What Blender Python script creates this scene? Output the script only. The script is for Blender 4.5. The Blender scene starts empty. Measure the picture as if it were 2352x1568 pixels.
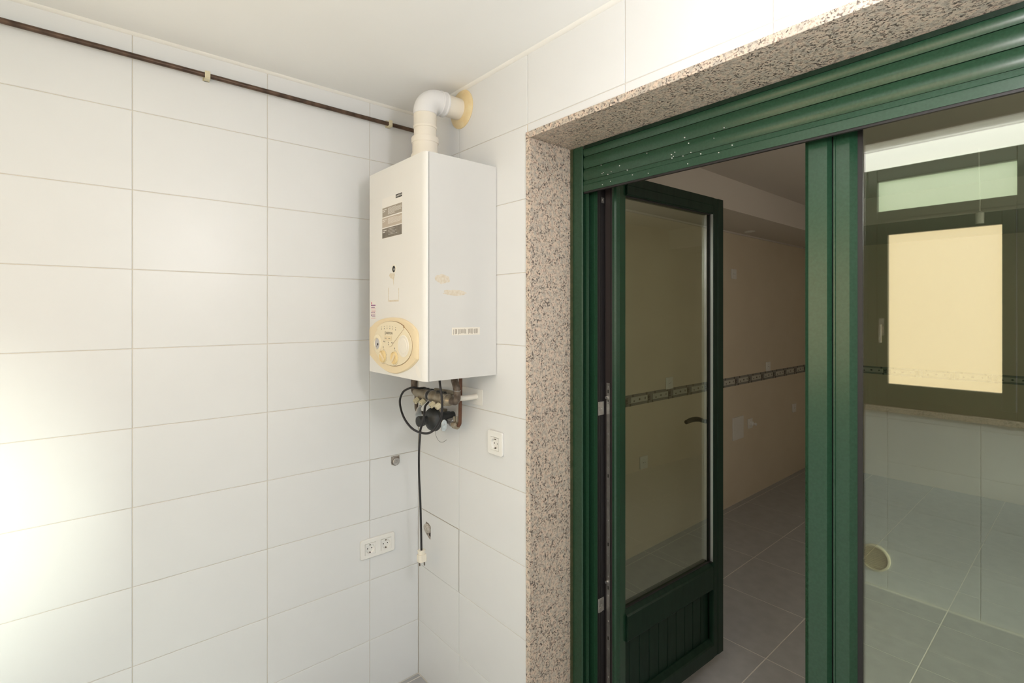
import bpy, math, random
from mathutils import Matrix, Vector

random.seed(7)
scene = bpy.context.scene
COL = scene.collection
PI = math.pi

# ------------------------------------------------------------------ camera
cam_data = bpy.data.cameras.new('camera')
cam_data.sensor_width = 36.0
cam_data.sensor_fit = 'HORIZONTAL'
cam_data.lens = 1166.7 / 2352 * 36.0
cam_data.shift_y = -66.46 / 2352
cam_data.clip_start = 0.02
cam = bpy.data.objects.new('camera', cam_data)
cam.location = (1.9897, -1.156, 1.6042)
cam.rotation_euler = (PI / 2, 0, 0.8622)
COL.objects.link(cam)
scene.camera = cam

# ------------------------------------------------------------------ world, exposure, large lights
world = bpy.data.worlds.new('world')
scene.world = world
world.use_nodes = True
bg = world.node_tree.nodes['Background']
bg.inputs[0].default_value = (0.70, 0.83, 1.0, 1)
bg.inputs[1].default_value = 2.2

vs = scene.view_settings
vs.view_transform = 'Standard'
vs.look = 'None'
vs.gamma = 1.0
vs.use_curve_mapping = False
vs.exposure = 0.16

PANE_TOP = (0.27, 0.32, 0.205)
PANE_LOW = (0.66, 0.49, 0.29)
PANE_SIDE = (0.16, 0.17, 0.19)
PANE_STRENGTH = 5.0
LAMP_STRENGTH = 3.3
ADDED_GLOBE_STRENGTH = 66.0
SUN = 15.0
ADDED_KITCHEN_STRENGTH = 2.5


# low hazy sun coming through windows added in the unseen end wall
sun_data = bpy.data.lights.new('sun', 'SUN')
sun_data.energy = SUN
sun_data.angle = math.radians(16)
sun_data.color = (1.0, 0.98, 0.94)
sun = bpy.data.objects.new('sun', sun_data)
sun.location = (6, -2, 3)
sun.rotation_euler = Vector((-1.0, -0.15, -0.29)).to_track_quat('-Z', 'Y').to_euler()
COL.objects.link(sun)

# ------------------------------------------------------------------ materials
MATS = {}


def principled(name, col, rough=0.5, metal=0.0, spec=0.5, coat=0.0):
    m = bpy.data.materials.new(name)
    m.use_nodes = True
    b = m.node_tree.nodes['Principled BSDF']
    b.inputs['Base Color'].default_value = (*col, 1)
    b.inputs['Roughness'].default_value = rough
    b.inputs['Metallic'].default_value = metal
    b.inputs['Specular IOR Level'].default_value = spec
    b.inputs['Coat Weight'].default_value = coat
    MATS[name] = m
    return m


def noisy(name, c0, c1, scale=20, rough=0.5, metal=0.0, spec=0.5, bump=0.0, bscale=None, detail=4, lo=0.35, hi=0.65, stretch=None):
    m = principled(name, c0, rough, metal, spec)
    nt = m.node_tree
    b = nt.nodes['Principled BSDF']
    tc = nt.nodes.new('ShaderNodeTexCoord')
    src = tc.outputs['Object']
    if stretch:
        mp = nt.nodes.new('ShaderNodeMapping')
        mp.inputs['Scale'].default_value = stretch
        nt.links.new(src, mp.inputs[0])
        src = mp.outputs[0]
    n = nt.nodes.new('ShaderNodeTexNoise')
    n.inputs['Scale'].default_value = scale
    n.inputs['Detail'].default_value = detail
    nt.links.new(src, n.inputs['Vector'])
    r = nt.nodes.new('ShaderNodeValToRGB')
    r.color_ramp.elements[0].position = lo
    r.color_ramp.elements[0].color = (*c0, 1)
    r.color_ramp.elements[1].position = hi
    r.color_ramp.elements[1].color = (*c1, 1)
    nt.links.new(n.outputs['Fac'], r.inputs[0])
    nt.links.new(r.outputs[0], b.inputs['Base Color'])
    if bump:
        n2 = nt.nodes.new('ShaderNodeTexNoise')
        n2.inputs['Scale'].default_value = bscale or scale
        n2.inputs['Detail'].default_value = 3
        nt.links.new(src, n2.inputs['Vector'])
        bp = nt.nodes.new('ShaderNodeBump')
        bp.inputs['Strength'].default_value = bump
        bp.inputs['Distance'].default_value = 0.002
        nt.links.new(n2.outputs['Fac'], bp.inputs['Height'])
        nt.links.new(bp.outputs[0], b.inputs['Normal'])
    return m


M_tile = noisy('white_glazed_tile', (0.775, 0.78, 0.795), (0.795, 0.80, 0.815), 3, 0.33, spec=0.45, bump=0.04, bscale=9)
M_grout = principled('tile_joint', (0.72, 0.67, 0.60), 0.9)
M_plaster = noisy('white_ceiling_paint', (0.93, 0.93, 0.93), (0.95, 0.95, 0.95), 2.5, 0.85, bump=0.03, bscale=30)
M_bead = principled('white_caulk', (0.9, 0.88, 0.85), 0.6)
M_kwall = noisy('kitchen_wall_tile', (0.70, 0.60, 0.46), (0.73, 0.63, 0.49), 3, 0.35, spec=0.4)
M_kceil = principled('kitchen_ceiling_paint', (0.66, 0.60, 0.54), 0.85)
M_floor = noisy('grey_floor_tile', (0.385, 0.385, 0.395), (0.43, 0.43, 0.44), 14, 0.42, spec=0.4, bump=0.08, bscale=60)
M_floorgrout = principled('floor_joint', (0.74, 0.71, 0.65), 0.9)
M_green = noisy('green_painted_aluminium', (0.014, 0.051, 0.026), (0.018, 0.060, 0.032), 160, 0.26, spec=0.55, bump=0.035, bscale=900)
M_greend = noisy('green_paint_shaded', (0.004, 0.016, 0.009), (0.008, 0.024, 0.014), 50, 0.40, spec=0.3, bump=0.06, bscale=600, stretch=(1, 1, 0.2))  # darker copy of the green paint with shade put into its colour
M_gasket = principled('black_rubber_gasket', (0.012, 0.010, 0.011), 0.5)
M_olive = noisy('weathered_olive_sealant', (0.030, 0.042, 0.016), (0.060, 0.065, 0.028), 60, 0.6)
M_brown = principled('dark_brown_rebate', (0.030, 0.022, 0.022), 0.45)
M_zinc = noisy('zinc_steel', (0.42, 0.40, 0.38), (0.55, 0.53, 0.50), 40, 0.38, 0.9)
M_chrome = noisy('dull_chrome', (0.60, 0.58, 0.57), (0.42, 0.40, 0.39), 60, 0.28, 0.9)
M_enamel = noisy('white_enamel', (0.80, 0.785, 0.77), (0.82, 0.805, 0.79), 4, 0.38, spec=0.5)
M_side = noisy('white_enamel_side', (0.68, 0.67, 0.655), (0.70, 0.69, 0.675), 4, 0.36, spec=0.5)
M_cream = principled('cream_plastic', (0.82, 0.68, 0.46), 0.42)
M_cream2 = principled('pale_cream_plastic', (0.84, 0.74, 0.55), 0.42)
M_creamd = principled('cream_dial_plastic', (0.80, 0.63, 0.34), 0.42)
M_groove = principled('brown_shadow_gap', (0.30, 0.19, 0.10), 0.7)
M_cover = principled('white_blank_plastic', (0.84, 0.79, 0.71), 0.4)
M_pvc = principled('white_pvc', (0.80, 0.79, 0.80), 0.35)
M_pvc2 = principled('ivory_pvc', (0.82, 0.765, 0.68), 0.38)
M_yellowed = noisy('yellowed_rosette', (0.80, 0.62, 0.34), (0.84, 0.70, 0.44), 25, 0.42)
M_brownpipe = noisy('painted_brown_copper', (0.060, 0.036, 0.025), (0.14, 0.085, 0.058), 30, 0.42, 0.5, stretch=(1, 1, 1))
M_bronze = noisy('aged_brass', (0.27, 0.225, 0.165), (0.42, 0.365, 0.285), 35, 0.40, 0.7)
M_brasspipe = noisy('dull_brown_pipe', (0.085, 0.060, 0.045), (0.19, 0.15, 0.12), 55, 0.5, 0.4)
M_copper = noisy('copper_pipe', (0.115, 0.050, 0.030), (0.19, 0.090, 0.055), 22, 0.42, 0.5)
M_ivory = principled('ivory_knob', (0.70, 0.63, 0.45), 0.5)
M_rubber = noisy('black_rubber', (0.018, 0.019, 0.020), (0.035, 0.037, 0.038), 30, 0.45)
M_cable = principled('black_cable', (0.016, 0.014, 0.016), 0.42)
M_socket = principled('white_socket_plastic', (0.86, 0.845, 0.82), 0.32)
M_plug = principled('ivory_plug_plastic', (0.86, 0.80, 0.70), 0.4)
M_dark = principled('dark_hole', (0.02, 0.018, 0.016), 0.8)
M_black = principled('black_print', (0.03, 0.028, 0.028), 0.6)
M_grey1 = principled('grey_print', (0.36, 0.31, 0.255), 0.55)
M_grey2 = principled('light_grey_print', (0.52, 0.44, 0.365), 0.55)
M_grey3 = noisy('dark_grey_print', (0.155, 0.130, 0.105), (0.25, 0.215, 0.175), 30, 0.5)
M_paper = principled('label_paper', (0.85, 0.82, 0.79), 0.5)
M_purple = principled('purple_print', (0.26, 0.10, 0.24), 0.6)
M_pink = principled('pink_print', (0.66, 0.30, 0.36), 0.6)
M_glue = noisy('glue_residue', (0.66, 0.57, 0.44), (0.74, 0.68, 0.59), 120, 0.7)
M_bar = noisy('worn_barcode', (0.33, 0.31, 0.31), (0.70, 0.65, 0.58), 1, 0.6, stretch=(1, 330, 30), lo=0.42, hi=0.6)
M_gaugeface = principled('grey_gauge_face', (0.55, 0.53, 0.55), 0.4)
M_cement = noisy('rough_cement', (0.20, 0.165, 0.14), (0.46, 0.42, 0.38), 160, 0.95, bump=0.8, bscale=200)
M_lump = noisy('pale_cement', (0.42, 0.38, 0.34), (0.60, 0.56, 0.51), 120, 0.95, bump=0.6, bscale=200)
M_whitegr = principled('border_cream', (0.55, 0.53, 0.46), 0.4)
M_borderg = principled('border_grey', (0.23, 0.22, 0.20), 0.4)
M_borderd = principled('border_dark', (0.07, 0.052, 0.042), 0.4)
M_kplastic = principled('kitchen_white_plastic', (0.80, 0.77, 0.72), 0.4)
M_spacer = principled('aluminium_spacer', (0.62, 0.63, 0.62), 0.3, 0.8)


def granite():
    m = principled('pink_beige_granite', (0.5, 0.4, 0.32), 0.32, spec=0.45)
    nt = m.node_tree
    b = nt.nodes['Principled BSDF']
    tc = nt.nodes.new('ShaderNodeTexCoord')
    base = nt.nodes.new('ShaderNodeTexNoise')
    base.inputs['Scale'].default_value = 85
    base.inputs['Detail'].default_value = 3
    r0 = nt.nodes.new('ShaderNodeValToRGB')
    e = r0.color_ramp.elements
    e[0].position, e[0].color = 0.33, (0.48, 0.43, 0.375, 1)
    e[1].position, e[1].color = 0.68, (0.73, 0.55, 0.44, 1)
    x = e.new(0.5)
    x.color = (0.67, 0.56, 0.46, 1)
    dk = nt.nodes.new('ShaderNodeTexNoise')
    dk.inputs['Scale'].default_value = 170
    dk.inputs['Detail'].default_value = 5
    dk.inputs['Roughness'].default_value = 0.62
    r1 = nt.nodes.new('ShaderNodeValToRGB')
    r1.color_ramp.elements[0].position = 0.50
    r1.color_ramp.elements[0].color = (0, 0, 0, 1)
    r1.color_ramp.elements[1].position = 0.575
    r1.color_ramp.elements[1].color = (1, 1, 1, 1)
    big = nt.nodes.new('ShaderNodeTexNoise')
    big.inputs['Scale'].default_value = 34
    r2 = nt.nodes.new('ShaderNodeValToRGB')
    r2.color_ramp.elements[0].position = 0.38
    r2.color_ramp.elements[0].color = (0.45, 0.45, 0.45, 1)
    r2.color_ramp.elements[1].position = 0.58
    mul = nt.nodes.new('ShaderNodeMath')
    mul.operation = 'MULTIPLY'
    mix = nt.nodes.new('ShaderNodeMix')
    mix.data_type = 'RGBA'
    for n in (base, dk, big):
        nt.links.new(tc.outputs['Object'], n.inputs['Vector'])
    nt.links.new(base.outputs['Fac'], r0.inputs[0])
    nt.links.new(dk.outputs['Fac'], r1.inputs[0])
    nt.links.new(big.outputs['Fac'], r2.inputs[0])
    nt.links.new(r1.outputs[0], mul.inputs[0])
    nt.links.new(r2.outputs[0], mul.inputs[1])
    nt.links.new(mul.outputs[0], mix.inputs['Factor'])
    nt.links.new(r0.outputs[0], mix.inputs['A'])
    mix.inputs['B'].default_value = (0.12, 0.095, 0.085, 1)
    nt.links.new(mix.outputs['Result'], b.inputs['Base Color'])
    return m


M_granite = granite()


def glass(name, tint, ior=1.5):
    m = bpy.data.materials.new(name)
    m.use_nodes = True
    nt = m.node_tree
    nt.nodes.remove(nt.nodes['Principled BSDF'])
    out = nt.nodes['Material Output']
    tr = nt.nodes.new('ShaderNodeBsdfTransparent')
    tr.inputs[0].default_value = (*tint, 1)
    gl = nt.nodes.new('ShaderNodeBsdfGlossy')
    gl.inputs['Roughness'].default_value = 0.0
    gl.inputs['Color'].default_value = (0.96, 1.0, 0.94, 1)
    geo = nt.nodes.new('ShaderNodeNewGeometry')
    mm = nt.nodes.new('ShaderNodeMix')          # same reflectance whichever face of the pane is met
    mm.data_type = 'FLOAT'
    mm.inputs['A'].default_value = ior
    mm.inputs['B'].default_value = 1 / ior
    fr = nt.nodes.new('ShaderNodeFresnel')
    mx = nt.nodes.new('ShaderNodeMixShader')
    nt.links.new(geo.outputs['Backfacing'], mm.inputs['Factor'])
    nt.links.new(mm.outputs['Result'], fr.inputs['IOR'])
    nt.links.new(fr.outputs[0], mx.inputs[0])
    nt.links.new(tr.outputs[0], mx.inputs[1])
    nt.links.new(gl.outputs[0], mx.inputs[2])
    nt.links.new(mx.outputs[0], out.inputs[0])
    MATS[name] = m
    return m


M_glass = glass('clear_glass', (0.86, 0.90, 0.83), 2.05)


def lit(name, col, strength, rough=0.25, bump=0.0, bscale=300):
    m = principled(name, (0.7, 0.7, 0.68), rough)
    b = m.node_tree.nodes['Principled BSDF']
    b.inputs['Emission Color'].default_value = (*col, 1)
    b.inputs['Emission Strength'].default_value = strength
    return m


M_panetop = lit('frosted_glass_upper', PANE_TOP, PANE_STRENGTH)
M_panelow = lit('frosted_glass_lower', PANE_LOW, PANE_STRENGTH)
M_paneside = lit('frosted_glass_white', PANE_SIDE, PANE_STRENGTH)
M_panekit = lit('added_kitchen_glow_pane', (1.0, 0.90, 0.76), ADDED_KITCHEN_STRENGTH)
M_globe = lit('added_globe_glow', (1.0, 0.975, 0.965), ADDED_GLOBE_STRENGTH)
M_tube = lit('lamp_diffuser', (1.0, 0.95, 0.91), LAMP_STRENGTH)


# ------------------------------------------------------------------ mesh helpers
class MB:
    """collects shapes and links them as one mesh object"""

    def __init__(self, frame=None):
        self.v, self.f, self.mi, self.mats = [], [], [], []
        self.frame = frame or Matrix.Identity(4)
        self.cur = 0

    def mat(self, m):
        if m not in self.mats:
            self.mats.append(m)
        self.cur = self.mats.index(m)
        return self

    def add(self, vs_, fs_):
        o = len(self.v)
        self.v += [self.frame @ Vector(p) for p in vs_]
        for f in fs_:
            self.f.append([o + i for i in f])
            self.mi.append(self.cur)
        return self

    def box(self, x0, x1, y0, y1, z0, z1):
        vs_ = [(x, y, z) for z in (z0, z1) for y in (y0, y1) for x in (x0, x1)]
        return self.add(vs_, [(0, 2, 3, 1), (4, 5, 7, 6), (0, 1, 5, 4), (2, 6, 7, 3), (0, 4, 6, 2), (1, 3, 7, 5)])

    def cbox(self, x0, x1, y0, y1, z0, z1, c):
        """box with chamfered edges on the +z face"""
        a = [(x0, y0), (x1, y0), (x1, y1), (x0, y1)]
        b = [(x0 + c, y0 + c), (x1 - c, y0 + c), (x1 - c, y1 - c), (x0 + c, y1 - c)]
        vs_ = [(p[0], p[1], z0) for p in a] + [(p[0], p[1], z1 - c) for p in a] + [(p[0], p[1], z1) for p in b]
        fs_ = [(8, 9, 10, 11), (3, 2, 1, 0)]
        for i in range(4):
            j = (i + 1) % 4
            fs_ += [(i, j, 4 + j, 4 + i), (4 + i, 4 + j, 8 + j, 8 + i)]
        return self.add(vs_, fs_)

    def prism(self, poly, w0, w1, axis='z'):
        """extrude a ccw polygon; axis z: (x,y), axis y: (x,z), axis x: (y,z)"""
        def P(p, w):
            return {'z': (p[0], p[1], w), 'y': (p[0], w, p[1]), 'x': (w, p[0], p[1])}[axis]
        n = len(poly)
        vs_ = [P(p, w0) for p in poly] + [P(p, w1) for p in poly]
        fs_ = [tuple(range(n - 1, -1, -1)), tuple(range(n, 2 * n))]
        for i in range(n):
            j = (i + 1) % n
            fs_.append((i, j, n + j, n + i))
        return self.add(vs_, fs_)

    def lathe(self, org, axis, prof, n=24, cap=True):
        """profile of (distance along axis, radius)"""
        ax = Vector(axis).normalized()
        t = Vector((0, 0, 1)) if abs(ax.z) < 0.9 else Vector((1, 0, 0))
        a = ax.cross(t).normalized()
        b = ax.cross(a).normalized()
        org = Vector(org)
        vs_, fs_ = [], []
        for d, r in prof:
            for i in range(n):
                th = 2 * PI * i / n
                vs_.append(org + ax * d + (a * math.cos(th) + b * math.sin(th)) * r)
        for k in range(len(prof) - 1):
            for i in range(n):
                j = (i + 1) % n
                fs_.append((k * n + i, (k + 1) * n + i, (k + 1) * n + j, k * n + j))
        if cap:
            fs_.append(tuple(range(n)))
            m = (len(prof) - 1) * n
            fs_.append(tuple(m + i for i in range(n - 1, -1, -1)))
        return self.add(vs_, fs_)

    def cyl(self, p0, p1, r, n=16, r1=None):
        p0, p1 = Vector(p0), Vector(p1)
        return self.lathe(p0, p1 - p0, [(0, r), ((p1 - p0).length, r if r1 is None else r1)], n)

    def tube(self, pts, r, n=12, cap=True, rs=None):
        pts = [Vector(p) for p in pts]
        vs_, fs_ = [], []
        up = None
        m = len(pts)
        for k in range(m):
            d = (pts[min(k + 1, m - 1)] - pts[max(k - 1, 0)]).normalized()
            if up is None:
                t = Vector((0, 0, 1)) if abs(d.z) < 0.9 else Vector((1, 0, 0))
                up = (t - d * t.dot(d)).normalized()
            else:
                up = (up - d * up.dot(d)).normalized()
            sd = d.cross(up)
            rr = rs[k] if rs else r
            for i in range(n):
                th = 2 * PI * i / n
                vs_.append(pts[k] + (up * math.cos(th) + sd * math.sin(th)) * rr)
        for k in range(m - 1):
            for i in range(n):
                j = (i + 1) % n
                fs_.append((k * n + i, k * n + j, (k + 1) * n + j, (k + 1) * n + i))
        if cap:
            fs_.append(tuple(range(n - 1, -1, -1)))
            fs_.append(tuple((m - 1) * n + i for i in range(n)))
        return self.add(vs_, fs_)

    def mesh(self, name, m=None, smooth=False):
        me = bpy.data.meshes.new(name)
        me.from_pydata([tuple(p) for p in self.v], [], self.f)
        mats = self.mats if self.mats else [m]
        for x in mats:
            me.materials.append(x)
        if self.mats:
            for p, i in zip(me.polygons, self.mi):
                p.material_index = i
        import bmesh
        bm = bmesh.new()
        bm.from_mesh(me)
        bmesh.ops.recalc_face_normals(bm, faces=bm.faces)
        bm.to_mesh(me)
        bm.free()
        if smooth:
            for p in me.polygons:
                p.use_smooth = True
            me.set_sharp_from_angle(angle=math.radians(38))
        return me

    def build(self, name, m=None, parent=None, smooth=False, bevel=0.0, seg=2):
        o = bpy.data.objects.new(name, self.mesh(name, m, smooth or bevel > 0))
        COL.objects.link(o)
        if parent is not None:
            attach(o, parent)
        if bevel > 0:
            md = o.modifiers.new('bevel', 'BEVEL')
            md.width = bevel
            md.segments = seg
            md.limit_method = 'ANGLE'
            md.angle_limit = math.radians(50)
        return o


def world_of(o):
    m = o.matrix_basis.copy()
    if o.parent is not None:
        m = world_of(o.parent) @ o.matrix_parent_inverse @ m
    return m


def attach(o, parent):
    o.parent = parent
    o.matrix_parent_inverse = world_of(parent).inverted()


def tag(o, label, cat, group=None, kind=None):
    o['label'] = label
    o['category'] = cat
    if group:
        o['group'] = group
    if kind:
        o['kind'] = kind
    return o


def thing(name, loc, label, cat, group=None, kind=None):
    o = bpy.data.objects.new(name, None)
    o.empty_display_size = 0.1
    o.location = loc
    COL.objects.link(o)
    return tag(o, label, cat, group, kind)


def frame_from(org, u, v):
    u, v = Vector(u), Vector(v)
    w = u.cross(v)
    return Matrix(((u.x, v.x, w.x, org[0]), (u.y, v.y, w.y, org[1]), (u.z, v.z, w.z, org[2]), (0, 0, 0, 1)))


def spline(pts, k=6):
    """Catmull-Rom through the points"""
    P = [Vector(p) for p in pts]
    P = [P[0] * 2 - P[1]] + P + [P[-1] * 2 - P[-2]]
    out = []
    for i in range(1, len(P) - 2):
        for s in range(k):
            t = s / k
            a, b, c, d = P[i - 1], P[i], P[i + 1], P[i + 2]
            out.append(0.5 * ((2 * b) + (c - a) * t + (2 * a - 5 * b + 4 * c - d) * t * t + (3 * b - a - 3 * c + d) * t ** 3))
    out.append(P[-2])
    return out


def bend(pts, r, k=6):
    """polyline with rounded corners of radius r"""
    P = [Vector(p) for p in pts]
    out = [P[0]]
    for i in range(1, len(P) - 1):
        a, b, c = P[i - 1], P[i], P[i + 1]
        da, dc = (a - b), (c - b)
        rr = min(r, da.length * 0.49, dc.length * 0.49)
        p, q = b + da.normalized() * rr, b + dc.normalized() * rr
        for s in range(k + 1):
            t = s / k
            out.append(p * (1 - t) ** 2 + b * 2 * t * (1 - t) + q * t * t)
    out.append(P[-1])
    return out


def ellipse(cx, cz, rx, rz, n=40, a0=0.0, a1=2 * PI, full=True):
    m = n if full else n + 1
    return [(cx + rx * math.cos(a0 + (a1 - a0) * i / n), cz + rz * math.sin(a0 + (a1 - a0) * i / n)) for i in range(m)]


def text_mesh(name, body, size, frame, m, parent, depth=0.0004):
    cu = bpy.data.curves.new(name, 'FONT')
    cu.body = body
    cu.size = size
    cu.extrude = depth
    cu.align_x = 'CENTER'
    cu.align_y = 'CENTER'
    t = bpy.data.objects.new(name, cu)
    COL.objects.link(t)
    dg = bpy.context.evaluated_depsgraph_get()
    me = bpy.data.meshes.new_from_object(t.evaluated_get(dg))
    bpy.data.objects.remove(t)
    me.materials.clear()
    me.materials.append(m)
    o = bpy.data.objects.new(name, me)
    o.matrix_basis = frame
    COL.objects.link(o)
    attach(o, parent)
    return o


# frames of the surfaces: u along the wall, v up, w out of the wall
F_LEFT = frame_from((0, 0, 0), (0, 1, 0), (0, 0, 1))
F_FRONT = frame_from((0, 0, 0), (1, 0, 0), (0, 0, 1))
REAR_Y = -1.86
F_REAR = frame_from((0, REAR_Y, 0), (-1, 0, 0), (0, 0, 1))
KX = -0.03
F_KLEFT = frame_from((KX, 0, 0), (0, 1, 0), (0, 0, 1))
FAR_Y = 4.83
F_KFAR = frame_from((0, FAR_Y, 0), (1, 0, 0), (0, 0, 1))
F_FLOOR = Matrix.Identity(4)

CEIL = 2.483
TILE_CACHE = {}


def tile(parent, frame, u0, u1, v0, v1, m, gap=0.0020, th=0.008, ch=0.0013, name='tile'):
    w, h = round(u1 - u0 - gap, 4), round(v1 - v0 - gap, 4)
    if w < 0.004 or h < 0.004:
        return None
    key = (w, h, m.name, th)
    if key not in TILE_CACHE:
        TILE_CACHE[key] = MB().cbox(0, w, 0, h, -th, 0, min(ch, w / 3, h / 3)).mesh(name, m)
    o = bpy.data.objects.new(name, TILE_CACHE[key])
    o.matrix_basis = frame @ Matrix.Translation((u0 + gap / 2, v0 + gap / 2, 0))
    COL.objects.link(o)
    attach(o, parent)
    return o


def tile_with_hole(parent, frame, u0, u1, v0, v1, hole, m, gap=0.0018, th=0.008):
    """tile with a broken-out hole given as an octagon-like list of points (ccw)"""
    g = gap / 2
    out = [(u0 + g, v0 + g), (u1 - g, v0 + g), (u1 - g, v1 - g), (u0 + g, v1 - g)]
    n = len(hole)
    b = MB(frame)
    cx = sum(p[0] for p in hole) / n
    cy = sum(p[1] for p in hole) / n
    # outer points by casting from the hole centre through each hole point to the border, plus the corners
    import bisect
    pts = []
    for p in hole:
        dx, dy = p[0] - cx, p[1] - cy
        ts = []
        if abs(dx) > 1e-9:
            ts.append(((out[1][0] if dx > 0 else out[0][0]) - cx) / dx)
        if abs(dy) > 1e-9:
            ts.append(((out[2][1] if dy > 0 else out[0][1]) - cy) / dy)
        t = min(ts)
        pts.append((cx + dx * t, cy + dy * t))
    ang = lambda p: math.atan2(p[1] - cy, p[0] - cx) % (2 * PI)
    vs_ = [(p[0], p[1], 0) for p in hole] + [(p[0], p[1], 0) for p in pts]
    vs_ += [(p[0], p[1], -th) for p in hole] + [(p[0], p[1], -th) for p in pts]
    fs_ = []
    for i in range(n):
        j = (i + 1) % n
        a0, a1 = ang(pts[i]), ang(pts[j])
        if a1 < a0:
            a1 += 2 * PI
        mids = []
        for c in out:
            ac = ang(c)
            for k in (0, 2 * PI):
                if a0 + 1e-6 < ac + k < a1 - 1e-6:
                    mids.append((ac + k, c))
        mids.sort()
        ring = [n + i]
        for _, c in mids:
            vs_.append((c[0], c[1], 0))
            ring.append(len(vs_) - 1)
        ring.append(n + j)
        fs_.append(tuple([i] + ring + [j]))
        fs_.append((i, j, 2 * n + j, 2 * n + i))
    b.add(vs_, fs_)
    return b.build('tile', m, parent)


# ================================================================== THE SETTING
# ---- laundry walls
wl = MB().mat(M_grout).box(-0.2, -0.0025, REAR_Y - 0.1, 0.30, -0.1, CEIL + 0.05).build('wall_left')
tag(wl, 'left laundry wall covered in white horizontal tiles behind the water heater', 'wall', kind='structure')
ROWS = [CEIL] + [2.490 - 0.25 * r for r in range(1, 10)] + [0.0]
YC = [0.0, -0.2297, -0.6267, -1.0229, -1.4195, -1.816, REAR_Y]
LHOLE = [(-0.131, 0.951), (-0.122, 0.948), (-0.113, 0.943), (-0.097, 0.951), (-0.0925, 0.966), (-0.0925, 0.9868), (-0.133, 0.9868), (-0.133, 0.960)]
for r in range(len(ROWS) - 1):
    for c in range(len(YC) - 1):
        u0, u1, v0, v1 = YC[c + 1], YC[c], ROWS[r + 1], ROWS[r]
        if r == 6 and c == 0:
            tile_with_hole(wl, F_LEFT, u0, u1, v0, v1, LHOLE, M_tile)
        else:
            tile(wl, F_LEFT, u0, u1, v0, v1, M_tile)

DX0, DX1, DZ = 0.717, 2.46, 2.212          # outside of the granite surround
WIN_Y = 0.30                               # kitchen face of the wall
b = MB().mat(M_grout)
b.box(-0.0025, DX0, 0.0025, WIN_Y, -0.1, CEIL + 0.05)
b.box(DX0, DX1, 0.0025, WIN_Y, DZ, CEIL + 0.05)
b.box(DX1, 3.0, 0.0025, WIN_Y, -0.1, CEIL + 0.05)
wf = b.build('wall_front')
tag(wf, 'white tiled wall around the granite doorway with the water heater on it', 'wall', kind='structure')
XC = [0.0, 0.3153, 0.7170, 0.7212, 1.1223, 1.5172, 1.916, 2.314, 2.712, 3.0]
RHOLE = [(0.066, 0.640), (0.080, 0.632), (0.097, 0.624), (0.103, 0.632), (0.1035, 0.684), (0.088, 0.6925), (0.064, 0.694), (0.058, 0.676), (0.052, 0.660), (0.060, 0.648)]
for r in range(len(ROWS) - 1):
    v0, v1 = ROWS[r + 1], ROWS[r]
    tile(wf, F_FRONT, 0.0, XC[1], v0, v1, M_tile) if r != 7 else tile_with_hole(wf, F_FRONT, 0.0, XC[1], v0, v1, RHOLE, M_tile)
    if r == 0:
        tile(wf, F_FRONT, XC[1], XC[3], v0, v1, M_tile)
    else:
        tile(wf, F_FRONT, XC[1], XC[2], max(v0, 0), v1, M_tile)
    tile(wf, F_FRONT, DX1, 2.712, v0, v1, M_tile)
    tile(wf, F_FRONT, 2.712, 3.0, v0, v1, M_tile)
for c in range(3, 7):
    x0, x1 = XC[c], min(XC[c + 1], DX1)
    tile(wf, F_FRONT, x0, x1, ROWS[1], ROWS[0], M_tile)
    tile(wf, F_FRONT, x0, x1, DZ, ROWS[1], M_tile)

# ---- rear wall with the windows (seen mirrored in the door glass)
WX0, WX1, WZ0, WZ1 = 0.37, 2.47, 1.06, 2.445
b = MB().mat(M_grout)
b.box(-0.2, WX0, REAR_Y - 0.12, REAR_Y - 0.0025, -0.1, CEIL + 0.05)
b.box(WX1, 3.1, REAR_Y - 0.12, REAR_Y - 0.0025, -0.1, CEIL + 0.05)
b.box(WX0, WX1, REAR_Y - 0.12, REAR_Y - 0.0025, -0.1, WZ0)
b.box(WX0, WX1, REAR_Y - 0.12, REAR_Y - 0.0025, WZ1, CEIL + 0.05)
wr = b.build('wall_rear')
tag(wr, 'white tiled wall below the frosted windows mirrored in the door glass', 'wall', kind='structure')
RX = [0.0, 0.37, 0.77, 1.17, 1.57, 1.97, 2.47, 3.0]
for r in range(len(ROWS) - 1):
    for c in range(len(RX) - 1):
        v0, v1 = ROWS[r + 1], ROWS[r]
        if WX0 - 0.01 < RX[c] < WX1 - 0.01:
            if v0 >= WZ0 - 0.001:
                if r == 0:
                    tile(wr, F_REAR, -RX[c + 1], -RX[c], WZ1, v1, M_tile)
                continue
            v1 = min(v1, WZ0 - 0.03)
        tile(wr, F_REAR, -RX[c + 1], -RX[c], v0, v1, M_tile)
# openings added in the unseen end wall to admit sun: (y0, y1, z0, z1)
ADDED_OPENINGS = [(-1.36, -0.94, 1.58, 2.14), (-1.82, -0.35, 0.10, 0.85), (-1.82, -1.40, 0.92, 1.42)]
b = MB().mat(M_plaster)
WR0 = REAR_Y - 0.12
for y0, y1, z0, z1 in ((WR0, -1.82, -0.1, CEIL + 0.05), (-0.35, WIN_Y, -0.1, CEIL + 0.05), (-1.82, -0.35, -0.1, 0.10), (-1.82, -0.35, 0.85, 0.92),
                       (-1.40, -0.35, 0.92, 1.42), (-1.82, -0.35, 1.42, 1.58), (-1.82, -1.36, 1.58, 2.14), (-0.94, -0.35, 1.58, 2.14), (-1.82, -0.35, 2.14, CEIL + 0.05)):
    b.box(3.0, 3.15, y0, y1, z0, z1)
wrt = b.build('wall_right')
tag(wrt, 'plain white end wall of the laundry to the right of the camera', 'wall', kind='structure')
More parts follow.
